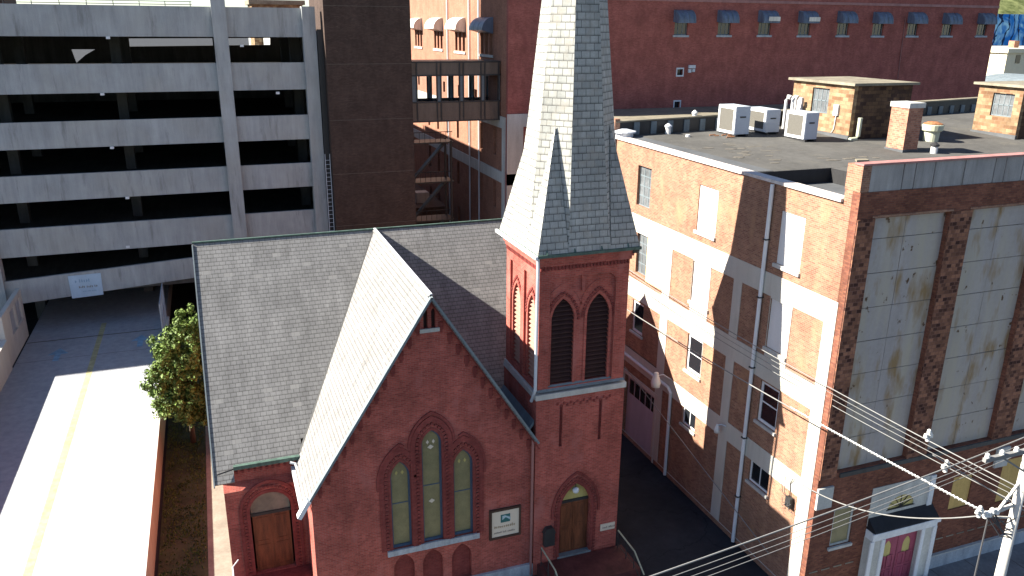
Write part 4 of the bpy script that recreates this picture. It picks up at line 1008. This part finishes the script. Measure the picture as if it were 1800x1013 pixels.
# portal
po = MB().prism(rect(24.0, 27.35, 3.2, 5.0), 'Y', YF-.03, YF+.1, holes=[[(24.95+.72*(1-math.cos(t*math.pi/10)), 3.75+.62*math.sin(t*math.pi/10)) for t in range(11)]]).build('portal', 'portal_grey', ob)
m = MB(); m.box(27.1, 27.36, YF-.08, YF-.031, 3.2, 5.0); m.build('side_pilaster', 'portal_white', po)
MB().prism([(24.95+.72*(1-math.cos(t*math.pi/10)), 3.75+.62*math.sin(t*math.pi/10)) for t in range(11)], 'Y', YF+.02, YF+.06).build('fanlight', 'mustard', po)
m = MB()
for t in range(1, 6): a = t*math.pi/6; m.bar((25.67, YF, 3.78), (25.67+.7*math.cos(a), YF, 3.76+.6*math.sin(a)), .03, .02)
m.bar((24.9, YF, 3.76), (26.45, YF, 3.76), .06, .05); m.build('fan_bars', 'dark_metal', po)
m = MB(); m.prism([(YF-.03, 3.6), (YF-.5, 3.18), (YF-.5, 3.1), (YF-.03, 3.1)], 'X', 24.0, 27.45); m.build('canopy_roof', 'black_awning', po)
m = MB(); m.box(23.98, 27.48, YF-.45, YF-.02, 2.72, 3.098); m.box(23.9, 27.56, YF-.53, YF-.452, 2.95, 3.12); m.build('lintel', 'portal_white', po)
m = MB(); m.box(23.98, 24.62, YF-.4, YF+.1, .14, 2.718); m.box(26.72, 27.42, YF-.4, YF+.1, .14, 2.718); m.each('pilaster', 'portal_grey', po)
m = MB(); m.box(23.9, 24.1, YF-.46, YF-.402, .14, 2.71); m.box(24.5, 24.68, YF-.46, YF-.402, .14, 2.71); m.box(26.66, 26.84, YF-.46, YF-.402, .14, 2.71); m.box(27.3, 27.5, YF-.46, YF-.402, .14, 2.71); m.each('pilaster_trim', 'portal_white', po)
for a, b in ((24.64, 25.655), (25.685, 26.7)):
    c_ = (a+b)/2; dd = MB().prism(rect(a, b, .16, 2.7), 'Y', YF-.2, YF-.14, holes=[lancet(c_, .42, 1.55, 1.95, 2.35)]).build('door', 'magenta', po)
    MB().prism(lancet(c_, .42, 1.55, 1.95, 2.35), 'Y', YF-.18, YF-.16).build('pane', 'mustard', dd)
    m = MB()
    for z_0, z_1 in ((.3, .85), (.95, 1.6)):
        for s in (-1, 1): m.prism(rect(c_+s*.22-.17, c_+s*.22+.17, z_0, z_1), 'Y', YF-.225, YF-.2, holes=[rect(c_+s*.22-.12, c_+s*.22+.12, z_0+.05, z_1-.05)])
    m.build('door_panel', 'magenta', dd)
m = MB(); m.box(23.9, 27.5, YF-1.1, YF-.67, .141, .26); m.build('door_step', 'sill_stone', po)
# downspouts, wall lamp, conduits on the side wall
MB().tube([(XR-.12, 26.28, 16.9), (XR-.12, 26.28, .1)], .085, 8).build('downspout', 'white_metal', ob)
m = MB()
for z in (2.5, 5.5, 8.9, 12.1, 14.6): m.box(XR-.24, XR, 26.18, 26.38, z, z+.05)
m.each('pipe_clamp', 'dark_metal', ob)
MB().tube([(XR-.1, 40, 5.1), (XR-.1, 32.75, 5.08), (XR-.1, 32.5, 4.9), (XR-.1, 32.45, .1)], .085, 8).build('downspout', 'white_metal', ob)
MB().box(XR-.02, XR-.002, 33, 40, 5.15, 5.6).build('dark_strip', 'dark_metal', ob)
def wall_lamp(y, z, s, label):
    t = thing('wall_lamp', (XR, y, z), label, 'lamp')
    m = MB(); m.smooth = True; m.lathe((XR-.55*s, y, z-.1), [(.02, -.22*s), (.17*s, -.18*s), (.2*s, 0), (.15*s, .2*s), (.09*s, .3*s), (.09*s, .42*s), (.02, .45*s)], 14); m.build('lamp_head', 'white_board', t)
    MB().tube([(XR-.002, y-.25*s, z+.1), (XR-.3*s, y-.1*s, z+.28*s), (XR-.5*s, y, z+.2*s)], .03, 6).build('arm', 'galv', t)
wall_lamp(33.0, 5.45, 1.3, 'white floodlight on a curved arm above the downpipe bend on the side wall')
wall_lamp(27.95, 5.2, .7, 'small white light on the grey frame of the side wall, left of the long downspout')
# service head and meter junk at the white corner
t = thing('service_box', (XR-.1, 22.9, 4.2), 'tangle of cables and a dark meter box on the white corner strip', 'meter box')
MB().box(XR-.22, XR-.031, 22.85, 23.15, 4.0, 4.45).build('box', 'dark_metal', t)
m = MB()
for i in range(7):
    a = Vector((XR-.15, 23.0, 4.3)); b = a+Vector((-.1, random.uniform(-.5, .6), random.uniform(-.5, 1.1))); c_ = (a+b)/2+Vector((-.12, 0, -.15)); m.tube([a, c_, b], .015, 5)
m.tube([(XR-.06, 23.05, 4.4), (XR-.06, 23.15, 5.0), (XR-.1, 23.0, 5.3)], .02, 5)
m.build('cable', 'wire_dark', t)

# ---- roof objects
def near(px, py, dz=0):
    z = 16.95
    for _ in range(6): p = aZ(px, py, z); z = roofz(p.y)+dz
    return aZ(px, py, z)
def hvac(cx_near, cy_near, wX, wY, H, label):
    x0 = cx_near; y0 = cy_near; z = roofz(y0)+.06
    t = thing('condenser_unit', (x0+wX/2, y0+wY/2, z), label, 'air conditioner', 'white condenser units on the tar roof')
    MB().box(x0, x0+wX, y0, y0+wY, z+.1, z+H).build('casing', 'hvac_side', t)
    m = MB(); m.prism(rect(y0+.02, y0+wY-.02, z+.12, z+H-.02), 'X', x0-.03, x0-.001, holes=[rect(y0+.18, y0+wY-.18, z+.26, z+H-.16)]); m.build('front_frame', 'white_metal', t)
    MB().box(x0-.012, x0-.002, y0+.17, y0+wY-.17, z+.25, z+H-.15).build('grille', 'coil', t)
    MB().box(x0+wX*.3, x0+wX*.7, y0-.02, y0-.001, z+H*.62, z+H*.67).build('handle', 'dark_metal', t)
    m = MB(); m.box(x0+.05, x0+.2, y0-.05, y0+wY+.05, z-.05, z+.1); m.box(x0+wX-.2, x0+wX-.05, y0-.05, y0+wY+.05, z-.05, z+.1); m.build('base', 'dark_metal', t)
a = near(1290, 242); hvac(a.x, a.y, .95, 1.65, 1.62, 'white condenser unit leftmost on the tar roof, nearest the low parapet')
a = near(1344, 238); hvac(a.x, a.y, .95, 1.9, 1.35, 'white condenser unit standing between and behind the other two')
a = near(1412, 251); hvac(a.x, a.y, .85, 1.6, 1.52, 'white condenser unit right in front of the yellowish brick roof hut')
def hut(nx, ny, lenX, lenY, H, wy0, wy1, wz0, wz1, over=.25):
    z = roofz(ny)-.1; pz = z+H
    p = MB().prism(rect(ny, ny+lenY, z, pz), 'X', nx, nx+.25, holes=[rect(ny+wy0, ny+wy1, z+wz0, z+wz1)]).build('roof_hut', 'pale_brick', ob)
    m = MB(); m.box(nx+.25, nx+lenX, ny, ny+.25, z, pz); m.box(nx+.25, nx+lenX, ny+lenY-.25, ny+lenY, z, pz); m.box(nx+lenX-.25, nx+lenX, ny+.25, ny+lenY-.25, z, pz); m.build('hut_wall', 'hut_shaded', p)
    m = MB(); m.prism(rect(ny+wy0, ny+wy1, z+wz0, z+wz1), 'X', nx+.1, nx+.16, holes=[rect(ny+wy0+.07, ny+wy1-.07, z+wz0+.07, z+wz1-.07)])
    for i in range(1, 4): yy = ny+wy0+(wy1-wy0)*i/4; m.box(nx+.11, nx+.15, yy-.02, yy+.02, z+wz0+.05, z+wz1-.05)
    m.box(nx+.11, nx+.15, ny+wy0, ny+wy1, z+(wz0+wz1)/2-.03, z+(wz0+wz1)/2+.03); m.build('window_frame', 'slate_trim', p)
    MB().box(nx+.13, nx+.14, ny+wy0, ny+wy1, z+wz0, z+wz1).build('pane', 'frosted', p)
    m = MB(); m.box(nx-over, nx+lenX+over, ny-over, ny+lenY+over, pz+.002, pz+.14); m.build('hut_roof', 'roof_tan', p)
    m = MB(); m.box(nx-.12, nx-.001, ny-.1, ny+lenY, z, z+.35); m.build('hut_flashing', 'roof_grey', p)
    return p, z
MT['hut_shaded'] = brick("shaded_block", (.14, .085, .05), (.05, .03, .025), (.06, .04, .03), w=.42, h=.2, ms=.012, patch=(.6, 1.3), stain=(.03, .02, .02))  # hut block again, darkened in colour for the walls turned from the sun
a = near(1490, 247)
p, z = hut(a.x, a.y, 4.1, 5.0, 3.05, 1.9, 3.3, 1.35, 2.75)
m = MB(); m.box(a.x-.12, a.x-.001, a.y+.95, a.y+1.3, z+1.35, z+1.95); m.box(a.x-.14, a.x-.001, a.y+4.0, a.y+4.35, z+1.3, z+2.1); m.box(a.x-.14, a.x-.001, a.y+4.5, a.y+4.9, z+1.3, z+2.1)
m.tube([(a.x-.05, a.y+1.1, z+1.35), (a.x-.05, a.y+1.15, z+.6), (a.x-.05, a.y+1.5, z+.1)], .025, 6); m.build('electric_box', 'white_metal', p)
hx, hy = a.x, a.y
a = near(1783, 246)
p, z = hut(a.x, a.y, 4.0, 2.9, 3.0, .5, 1.9, 1.3, 2.6)
def roof_pipe(px, py, r, h, mat, label, cap=None, name='roof_vent', cat='vent'):
    a = near(px, py); z = roofz(a.y)
    t = thing(name, (a.x, a.y, z), label, cat)
    m = MB(); m.smooth = False; m.lathe((a.x, a.y, z-.02), [(r, 0), (r, h)], 14); m.build('pipe', mat, t)
    if cap: m = MB(); m.lathe((a.x, a.y, z+h), [(r*1.3, 0), (r*1.3, .08), (r*.3, .2)], 14); m.build('cap', cap, t)
    return a
roof_pipe(1641, 270, .17, .38, 'white_board', 'short white vent pipe on the roof in front of the green mushroom vent', 'dark_metal')
roof_pipe(1174, 236, .16, .4, 'white_board', 'short white vent pipe near the black parapet at the left of the roof', 'galv')
roof_pipe(1209, 241, .12, .15, 'white_board', 'tiny white roof cap between the left vent pipe and the condensers')
roof_pipe(1097, 240, .5, .22, 'galv', 'low grey domed vent at the far left roof corner', 'galv')
roof_pipe(1219, 229, .13, .95, 'galv', 'white elbow pipe standing by the step in the black parapet', 'white_board')
t = near(1490, 247)
tt = thing('roof_pipe', (hx+.4, hy-.25, roofz(hy)), 'pale green standpipe against the shaded side of the roof hut', 'pipe')
MB().tube([(hx-.15, hy-.3, roofz(hy)+.08), (hx+.3, hy-.3, roofz(hy)+.1), (hx+.4, hy-.3, roofz(hy)+.25), (hx+.4, hy-.3, roofz(hy)+1.25)], .12, 10).build('pipe', 'cone_green', tt)
# curved white vents behind condenser three
for k, (px, lab) in enumerate(((1378, 'left of the two white gooseneck vents beside the roof hut'), (1392, 'right of the two white gooseneck vents beside the roof hut'))):
    q = Vector((hx-1.0+.35*k, hy+4.3-.2*k, 0)); zz = roofz(q.y)
    t = thing('gooseneck_vent', (q.x, q.y, zz), lab, 'vent', 'gooseneck vents by the hut')
    m = MB(); m.tube([(q.x, q.y, zz-.02), (q.x, q.y, zz+1.7), (q.x+.05, q.y-.1, zz+1.9), (q.x+.1, q.y-.25, zz+1.85)], [.09, .09, .13, .15], 10); m.build('pipe', 'white_board', t)
# mushroom vent
a = near(1635, 249); z = roofz(a.y)
t = thing('mushroom_vent', (a.x, a.y, z), 'large pale green mushroom vent with rusty cap on the roof', 'vent')
m = MB(); m.lathe((a.x, a.y, z-.02), [(.40, 0), (.42, .55), (.42, .6)], 20); m.build('drum', 'cone_green', t)
m = MB(); m.lathe((a.x, a.y, z+.58), [(.48, 0), (.55, .05), (.58, .35), (.5, .38)], 20); m.build('hood', 'cone_green', t)
m = MB(); m.lathe((a.x, a.y, z+.96), [(.5, 0), (.52, .03), (.25, .14), (.0001, .16)], 20); m.build('cap', 'rust', t)
# chimney
a = near(1586, 269); z = roofz(a.y)-.1
m = MB(); m.box(a.x, a.x+.95, a.y, a.y+1.15, z, z+2.35); c_ = m.build('chimney', 'chimney_brick', ob)
m = MB(); m.box(a.x-.06, a.x+1.01, a.y-.06, a.y+1.21, z+2.352, z+2.6); m.build('cap', 'sill_stone', c_)
m = MB(); m.box(a.x-.05, a.x+1.0, a.y-.05, a.y+1.2, z, z+.25); m.build('flashing', 'roof_grey', c_)
# roof debris
a = near(1512, 284)
t = MB().prism([(a.x-.35, a.y-.15), (a.x+.3, a.y-.25), (a.x+.45, a.y+.1), (a.x-.1, a.y+.25)], 'Z', roofz(a.y)+.003, roofz(a.y)+.10).build('debris', 'roof_tan'); props(t, 'flat tan scrap lying on the roof behind the front parapet', 'debris')
a = near(1270, 241)
t = MB()
for i in range(7): x = a.x+random.uniform(-.7, .5); y = a.y+random.uniform(-.5, .4); t.bar((x, y, roofz(y)+.06), (x+random.uniform(.2, .6), y+random.uniform(-.3, .3), roofz(y)+.08), .06, .05)
t = t.build('scrap_timber', 'rust'); props(t, 'small heap of reddish scrap lying beside the leftmost condenser unit', 'debris')

# ================================================================== POLE AND WIRES
PY = 14.0; PX = aY(1757, 1013, PY).x+.02
t = thing('utility_pole', (PX, PY, .14), 'pale weathered utility pole with hardware standing at the kerb at bottom right', 'utility pole')
m = MB(); m.smooth = True; m.tube([(PX, PY, .1), (PX, PY, 6), (PX, PY, 12.5)], [.17, .155, .13], 16); m.build('pole', 'pole', t)
J = aY(1738, 905, PY)            # junction at the stand-off arm
K = aY(1733, 800, PY)            # crossarm tip
m = MB(); m.bar(J, (PX, PY, J.z+.15), .09, .09); m.bar((PX, PY, J.z+1.0), J+Vector((.35, 0, .05)), .07, .07); m.bar(J+Vector((.1, .05, -.12)), (PX, PY, J.z-.35), .05, .05); m.build('arm', 'pole', t)
m = MB(); m.bar((K.x-.3, PY-.2, K.z), (PX+1.4, PY-.2, K.z-.02), .11, .12); m.bar((K.x+.4, PY-.2, K.z-.05), (PX, PY-.15, K.z-.9), .05, .05); m.build('crossarm', 'wire', t)
def knob(mb, p, s=1): mb.lathe(p, [(.03*s, -.06*s), (.07*s, -.04*s), (.07*s, 0), (.04*s, .02*s), (.07*s, .05*s), (.03*s, .1*s)], 10)
m = MB(); m.smooth = True
for v in (J, J+Vector((.12, 0, .08)), J+Vector((-.12, 0, .02)), J+Vector((.02, .1, -.12)), J+Vector((.3, 0, .02))): knob(m, v, 1.2)
for v in ((K.x-.2, PY-.2, K.z+.1), (K.x+.35, PY-.2, K.z+.1), (K.x+.9, PY-.2, K.z+.1)): knob(m, v, 1)
m.each('insulator', 'insulator', t)
m = MB()
for z in (1.6, 2.3, 3.0, 3.7, 4.6): m.tube([(PX-.3, PY, z), (PX+.3, PY, z)], .03, 6)
for z in (2.6, 4.4, 5.3): m.lathe((PX, PY, z), [(.19, 0), (.19, .06)], 14)
m.each('step_bolt', 'galv', t)
random.seed(5)
m = MB()
for i in range(5):
    a_ = J+Vector((random.uniform(-.1, .2), 0, random.uniform(-.1, .1))); b_ = Vector((PX-.1, PY-.1, J.z-random.uniform(.2, 1.0))); m.tube([a_, (a_+b_)/2+Vector((0, -.1, -.25)), b_], .02, 6)
m.build('drop_loop', 'wire_dark', t)
def wire(p0, p1, sag, r, mat, label, group=None, name='wire', n=22):
    p0 = Vector(p0); p1 = Vector(p1); pts = []
    for i in range(n+1):
        u = i/n; pts.append(p0.lerp(p1, u)-Vector((0, 0, 4*sag*u*(1-u))))
    m = MB(); m.smooth = True; m.tube(pts, r, 6); o = m.build(name, mat); props(o, label, 'wire', group); return pts
# street wires, right to lower left
A0 = [aY(1800, 757, 14.4), aY(1800, 768, 14.4), aY(1800, 776, 14.5), aY(1800, 783, 14.6)]
A1 = [aY(1090, 1013, 12.6), aY(1110, 1020, 12.6), aY(1135, 1024, 12.7), aY(1150, 1030, 12.8)]
gA = 'thin parallel street wires running down to the lower left'
for i in range(4):
    d_ = (A0[i]-A1[i]); wire(A1[i]-d_*.6, A0[i]+d_*.5, .35, (.020, .010, .009, .009)[i], 'wire', ('thickest and uppermost street wire crossing from the right edge down to the bottom centre' if i == 0 else 'one of three thin street wires just below the thick one, running to the bottom centre'), gA)
# bundle coming down the alley to the pole
gB = 'parallel alley wires descending to the pole'
B0 = [aX(1111, 471, 19.4), aX(1111, 476, 19.4), aX(1111, 482, 19.4), aX(1111, 489, 19.4)]
B1 = [aY(1812, 868, 13.8), aY(1826, 884, 14), aY(1826, 893, 14), aY(1826, 904, 14)]
for i in range(4):
    wire(B0[i]+(B0[i]-B1[i])*.2, B1[i], .35+.05*i, (.018, .010, .010, .013)[i], 'wire', ('brightest and topmost alley wire descending in front of the white frame to the pole' if i == 0 else 'one of three thinner alley wires strung just below the bright one towards the pole'), gB)
pts = wire(aX(1080, 530, 19.2), J, .25, .024, 'wire', 'thick ribbed service cable descending past the windows to the pole arm')
m = MB(); hp = []
for i in range(420):
    u = .62+i*.375/420; k_ = u*22; k0 = int(min(k_, 21)); q = pts[k0].lerp(pts[k0+1], k_-k0); a_ = i*.95
    hp.append(q+Vector((.012*math.sin(a_), .034*math.cos(a_), .034*math.sin(a_))))
m.tube(hp, .012, 4)
t = m.build('cable_guard', 'white_metal'); props(t, 'white spiral guard wrapped round the thick cable near the pole', 'cable guard')
wire(aX(1395, 842, XR-.1), J, .75, .022, 'wire', 'sagging grey cable from the white corner strip to the pole arm')
wire(aX(1098, 645, 20.2), aX(1352, 974, 20.9), .0, .022, 'wire', 'thin pale guy wire slanting down across the driveway to the side wall foot')
g0 = J+Vector((0, 0, -.1)); gt = thing('guy_cable', (J.x-.05, PY, .15), 'black and white banded guy cable hanging straight down from the pole arm', 'cable'); MB().tube([(J.x, PY, J.z-.1), (J.x-.05, PY, .15)], .026, 6).build('cable', 'wire_dark', gt)
if 0: wire(g0, (J.x-.05, PY, .15), 0, .028, 'wire_dark', 'black and white banded guy cable hanging straight down from the pole arm')
m = MB()
for i in range(16): m.tube([(J.x-.05*i/16, PY, .4+i*.38), (J.x-.05*i/16, PY, .58+i*.38)], .034, 8)
m.each('white_band', 'white_metal', gt)
K2 = aY(1560, 800, 18.5)
wire(aY(1812, 905, 13.9), aY(1640, 800, 14.3), .0, .018, 'wire', 'short taut wire crossing behind the crossarm beside the pole')
for px, py, Y_, lab in ((1632, 766, 15.2, 'white insulator cluster clipped to the alley wires, upper of the two'), (1663, 820, 14.3, 'white insulator cluster clipped to the street wires, lower of the two'), (1722, 900, 14.0, 'pale clamp cluster on the cables just left of the pole arm')):
    q = aY(px, py, Y_); m = MB(); m.smooth = True
    for dx, dz in ((0, .12), (-.1, -.0), (.1, -.03), (0, -.14), (.05, .04)): knob(m, q+Vector((dx, 0, dz)), .85)
    m.bar(q+Vector((-.12, 0, .02)), q+Vector((.12, 0, -.04)), .03); m.bar(q+Vector((0, 0, .12)), q+Vector((0, 0, -.16)), .03)
    t = m.build('insulator', 'insulator'); props(t, lab, 'insulator')

# ================================================================== TREE
def tree(x, y, h, blobs, label, n=26000, leaf=.085):
    t = thing('leafy_tree', (x, y, 0), label, 'tree')
    m = MB(); m.smooth = True; m.tube([(x, y, 0), (x+.05, y, 1.5), (x-.1, y+.1, h*.55), (x, y, h*.8)], [.17, .13, .09, .04], 10)
    for bx, by, bz, br in blobs: m.tube([(x-.05, y+.05, min(bz, h*.5)), ((x+bx)/2, (y+by)/2, (bz+h*.45)/2), (bx, by, bz)], [.07, .045, .015], 6)
    m.build('trunk', 'bark', t)
    tot = sum(b[3]**2 for b in blobs); vs = []; fs = []
    subs = []
    for bx, by, bz, br in blobs:
        for k in range(int(30*br*br)+6):
            v = Vector((random.gauss(0, 1), random.gauss(0, 1), random.gauss(0, 1))).normalized()*br*random.uniform(.45, 1.12)
            subs.append((bx+v.x, by+v.y, bz+v.z*.9, random.uniform(.2, .42)))
    for i in range(n):
        sx, sy, sz, sr = random.choice(subs); v = Vector((random.gauss(0, 1), random.gauss(0, 1), random.gauss(0, 1))).normalized()*sr*random.uniform(.3, 1)
        c = Vector((sx, sy, sz))+v; nrm = (v.normalized()+Vector((random.gauss(0, .6), random.gauss(0, .6), random.gauss(.3, .5)))).normalized()
        a = nrm.orthogonal().normalized(); a = Matrix.Rotation(random.uniform(0, 6.28), 3, nrm) @ a; b = nrm.cross(a); s = leaf*random.uniform(.55, 1.45)
        k = len(vs); vs += [c-a*s*1.2, c-b*s*.6+nrm*s*.1, c+a*s*1.2, c+b*s*.6+nrm*s*.1]; fs.append((k, k+1, k+2, k+3))
    m = MB(); m.v = [tuple(v) for v in vs]; m.f = fs; m.build('crown', 'leaf', t)
random.seed(21)
tree(-2.6, 44.6, 6.5, [(-2.8, 44.6, 4.6, 1.5), (-3.75, 44.3, 4.2, 1.0), (-2.3, 44.6, 6.0, 1.3), (-1.8, 44.9, 7.1, .95), (-3.0, 44.0, 3.0, 1.1), (-1.6, 44.0, 3.2, 1.1), (-1.4, 44.6, 5.0, 1.3), (-3.3, 44.8, 5.6, 1.0), (-2.3, 43.8, 2.4, .9)], 'round leafy green tree between the ramp wall and the church roof')

# ================================================================== BACKGROUND, TOP RIGHT
t = thing('mural_building', (190, 150, 0), 'far building covered by a bright blue painted mural at top right', 'building')
q0 = aY(1757, 85, 165); q1 = aY(1830, 26, 165)
MB().box(q0.x-12, q0.x+60, 165, 185, 0, q1.z).build('wall', 'mural', t)
t = thing('grey_building', (150, 120, 0), 'distant grey building with blue-grey windows below the mural', 'building')
q0 = aY(1742, 84, 125); q1 = aY(1772, 84, 125)
MB().box(q0.x-20, q1.x+30, 125, 140, 0, q0.z).build('wall', 'grey_build', t)
for px, py in ((1757, 105), (1753, 127), (1757, 148), (1790, 127)):
    v = aY(px, py, 125); MB().box(v.x-.8, v.x+.8, 124.9, 125.05, v.z-.9, v.z+.9).build('window', 'slate_trim', t)
t = thing('cream_building', (140, 105, 0), 'distant sunlit cream building with flat parapet at the right edge', 'building')
q0 = aY(1772, 88, 105); q1 = aY(1772, 122, 105)
MB().box(q0.x, q0.x+22, 105, 118, 0, q0.z-.5).build('wall', 'cream', t); MB().box(q0.x-.4, q0.x+22.4, 104.6, 118.4, q0.z-.498, q0.z+.2).build('parapet', 'cream', t)
for px in (1789,):
    v = aY(px, 104, 105); MB().box(v.x-.55, v.x+.55, 104.93, 105.03, v.z-.7, v.z+.7).build('window', 'dark_glass', t)
v = aY(1787, 80, 110); MB().box(v.x-.6, v.x+.6, 110, 111.2, q0.z-1, q0.z+1.4).build('chimney', 'chimney_brick', t)
t = thing('dark_roofed_building', (125, 95, 0), 'low building with dark grey arched roof in front of the cream building', 'building')
q = aY(1772, 140, 92); n = 12
m = MB(); m.prism([(q.x+9-10*math.cos(i*math.pi/n), q.z-3.2+3.6*math.sin(i*math.pi/n)) for i in range(n+1)], 'Y', 92, 100); m.build('roof', 'slate_trim', t)
MB().box(q.x-1, q.x+19, 92.05, 99.9, 0, q.z-3.21).build('wall', 'grey_build', t)
# wooded hill behind, real terrain
def hill(x0, x1, y0, y1, H, name='hills'):
    nx, ny = 70, 30; vs = []; fs = []
    for j in range(ny+1):
        for i in range(nx+1):
            u, v = i/nx, j/ny; x = x0+(x1-x0)*u; y = y0+(y1-y0)*v
            e_ = math.sin(math.pi*min(1, max(0, u)))**.5*math.sin(math.pi*v)**.8
            z = H*e_*(.8+.2*math.sin(u*9+v*3))+random.uniform(-2.5, 2.5)*e_
            vs.append((x, y, z-.2))
    for j in range(ny):
        for i in range(nx): a = j*(nx+1)+i; fs.append((a, a+1, a+nx+2, a+nx+1))
    m = MB(); m.v = vs; m.f = fs; m.smooth = False; struct(m, name, 'hill')
hill(330, 1500, 450, 900, 120)
# shade on the ramp is cast by the left parapet wall and the garage
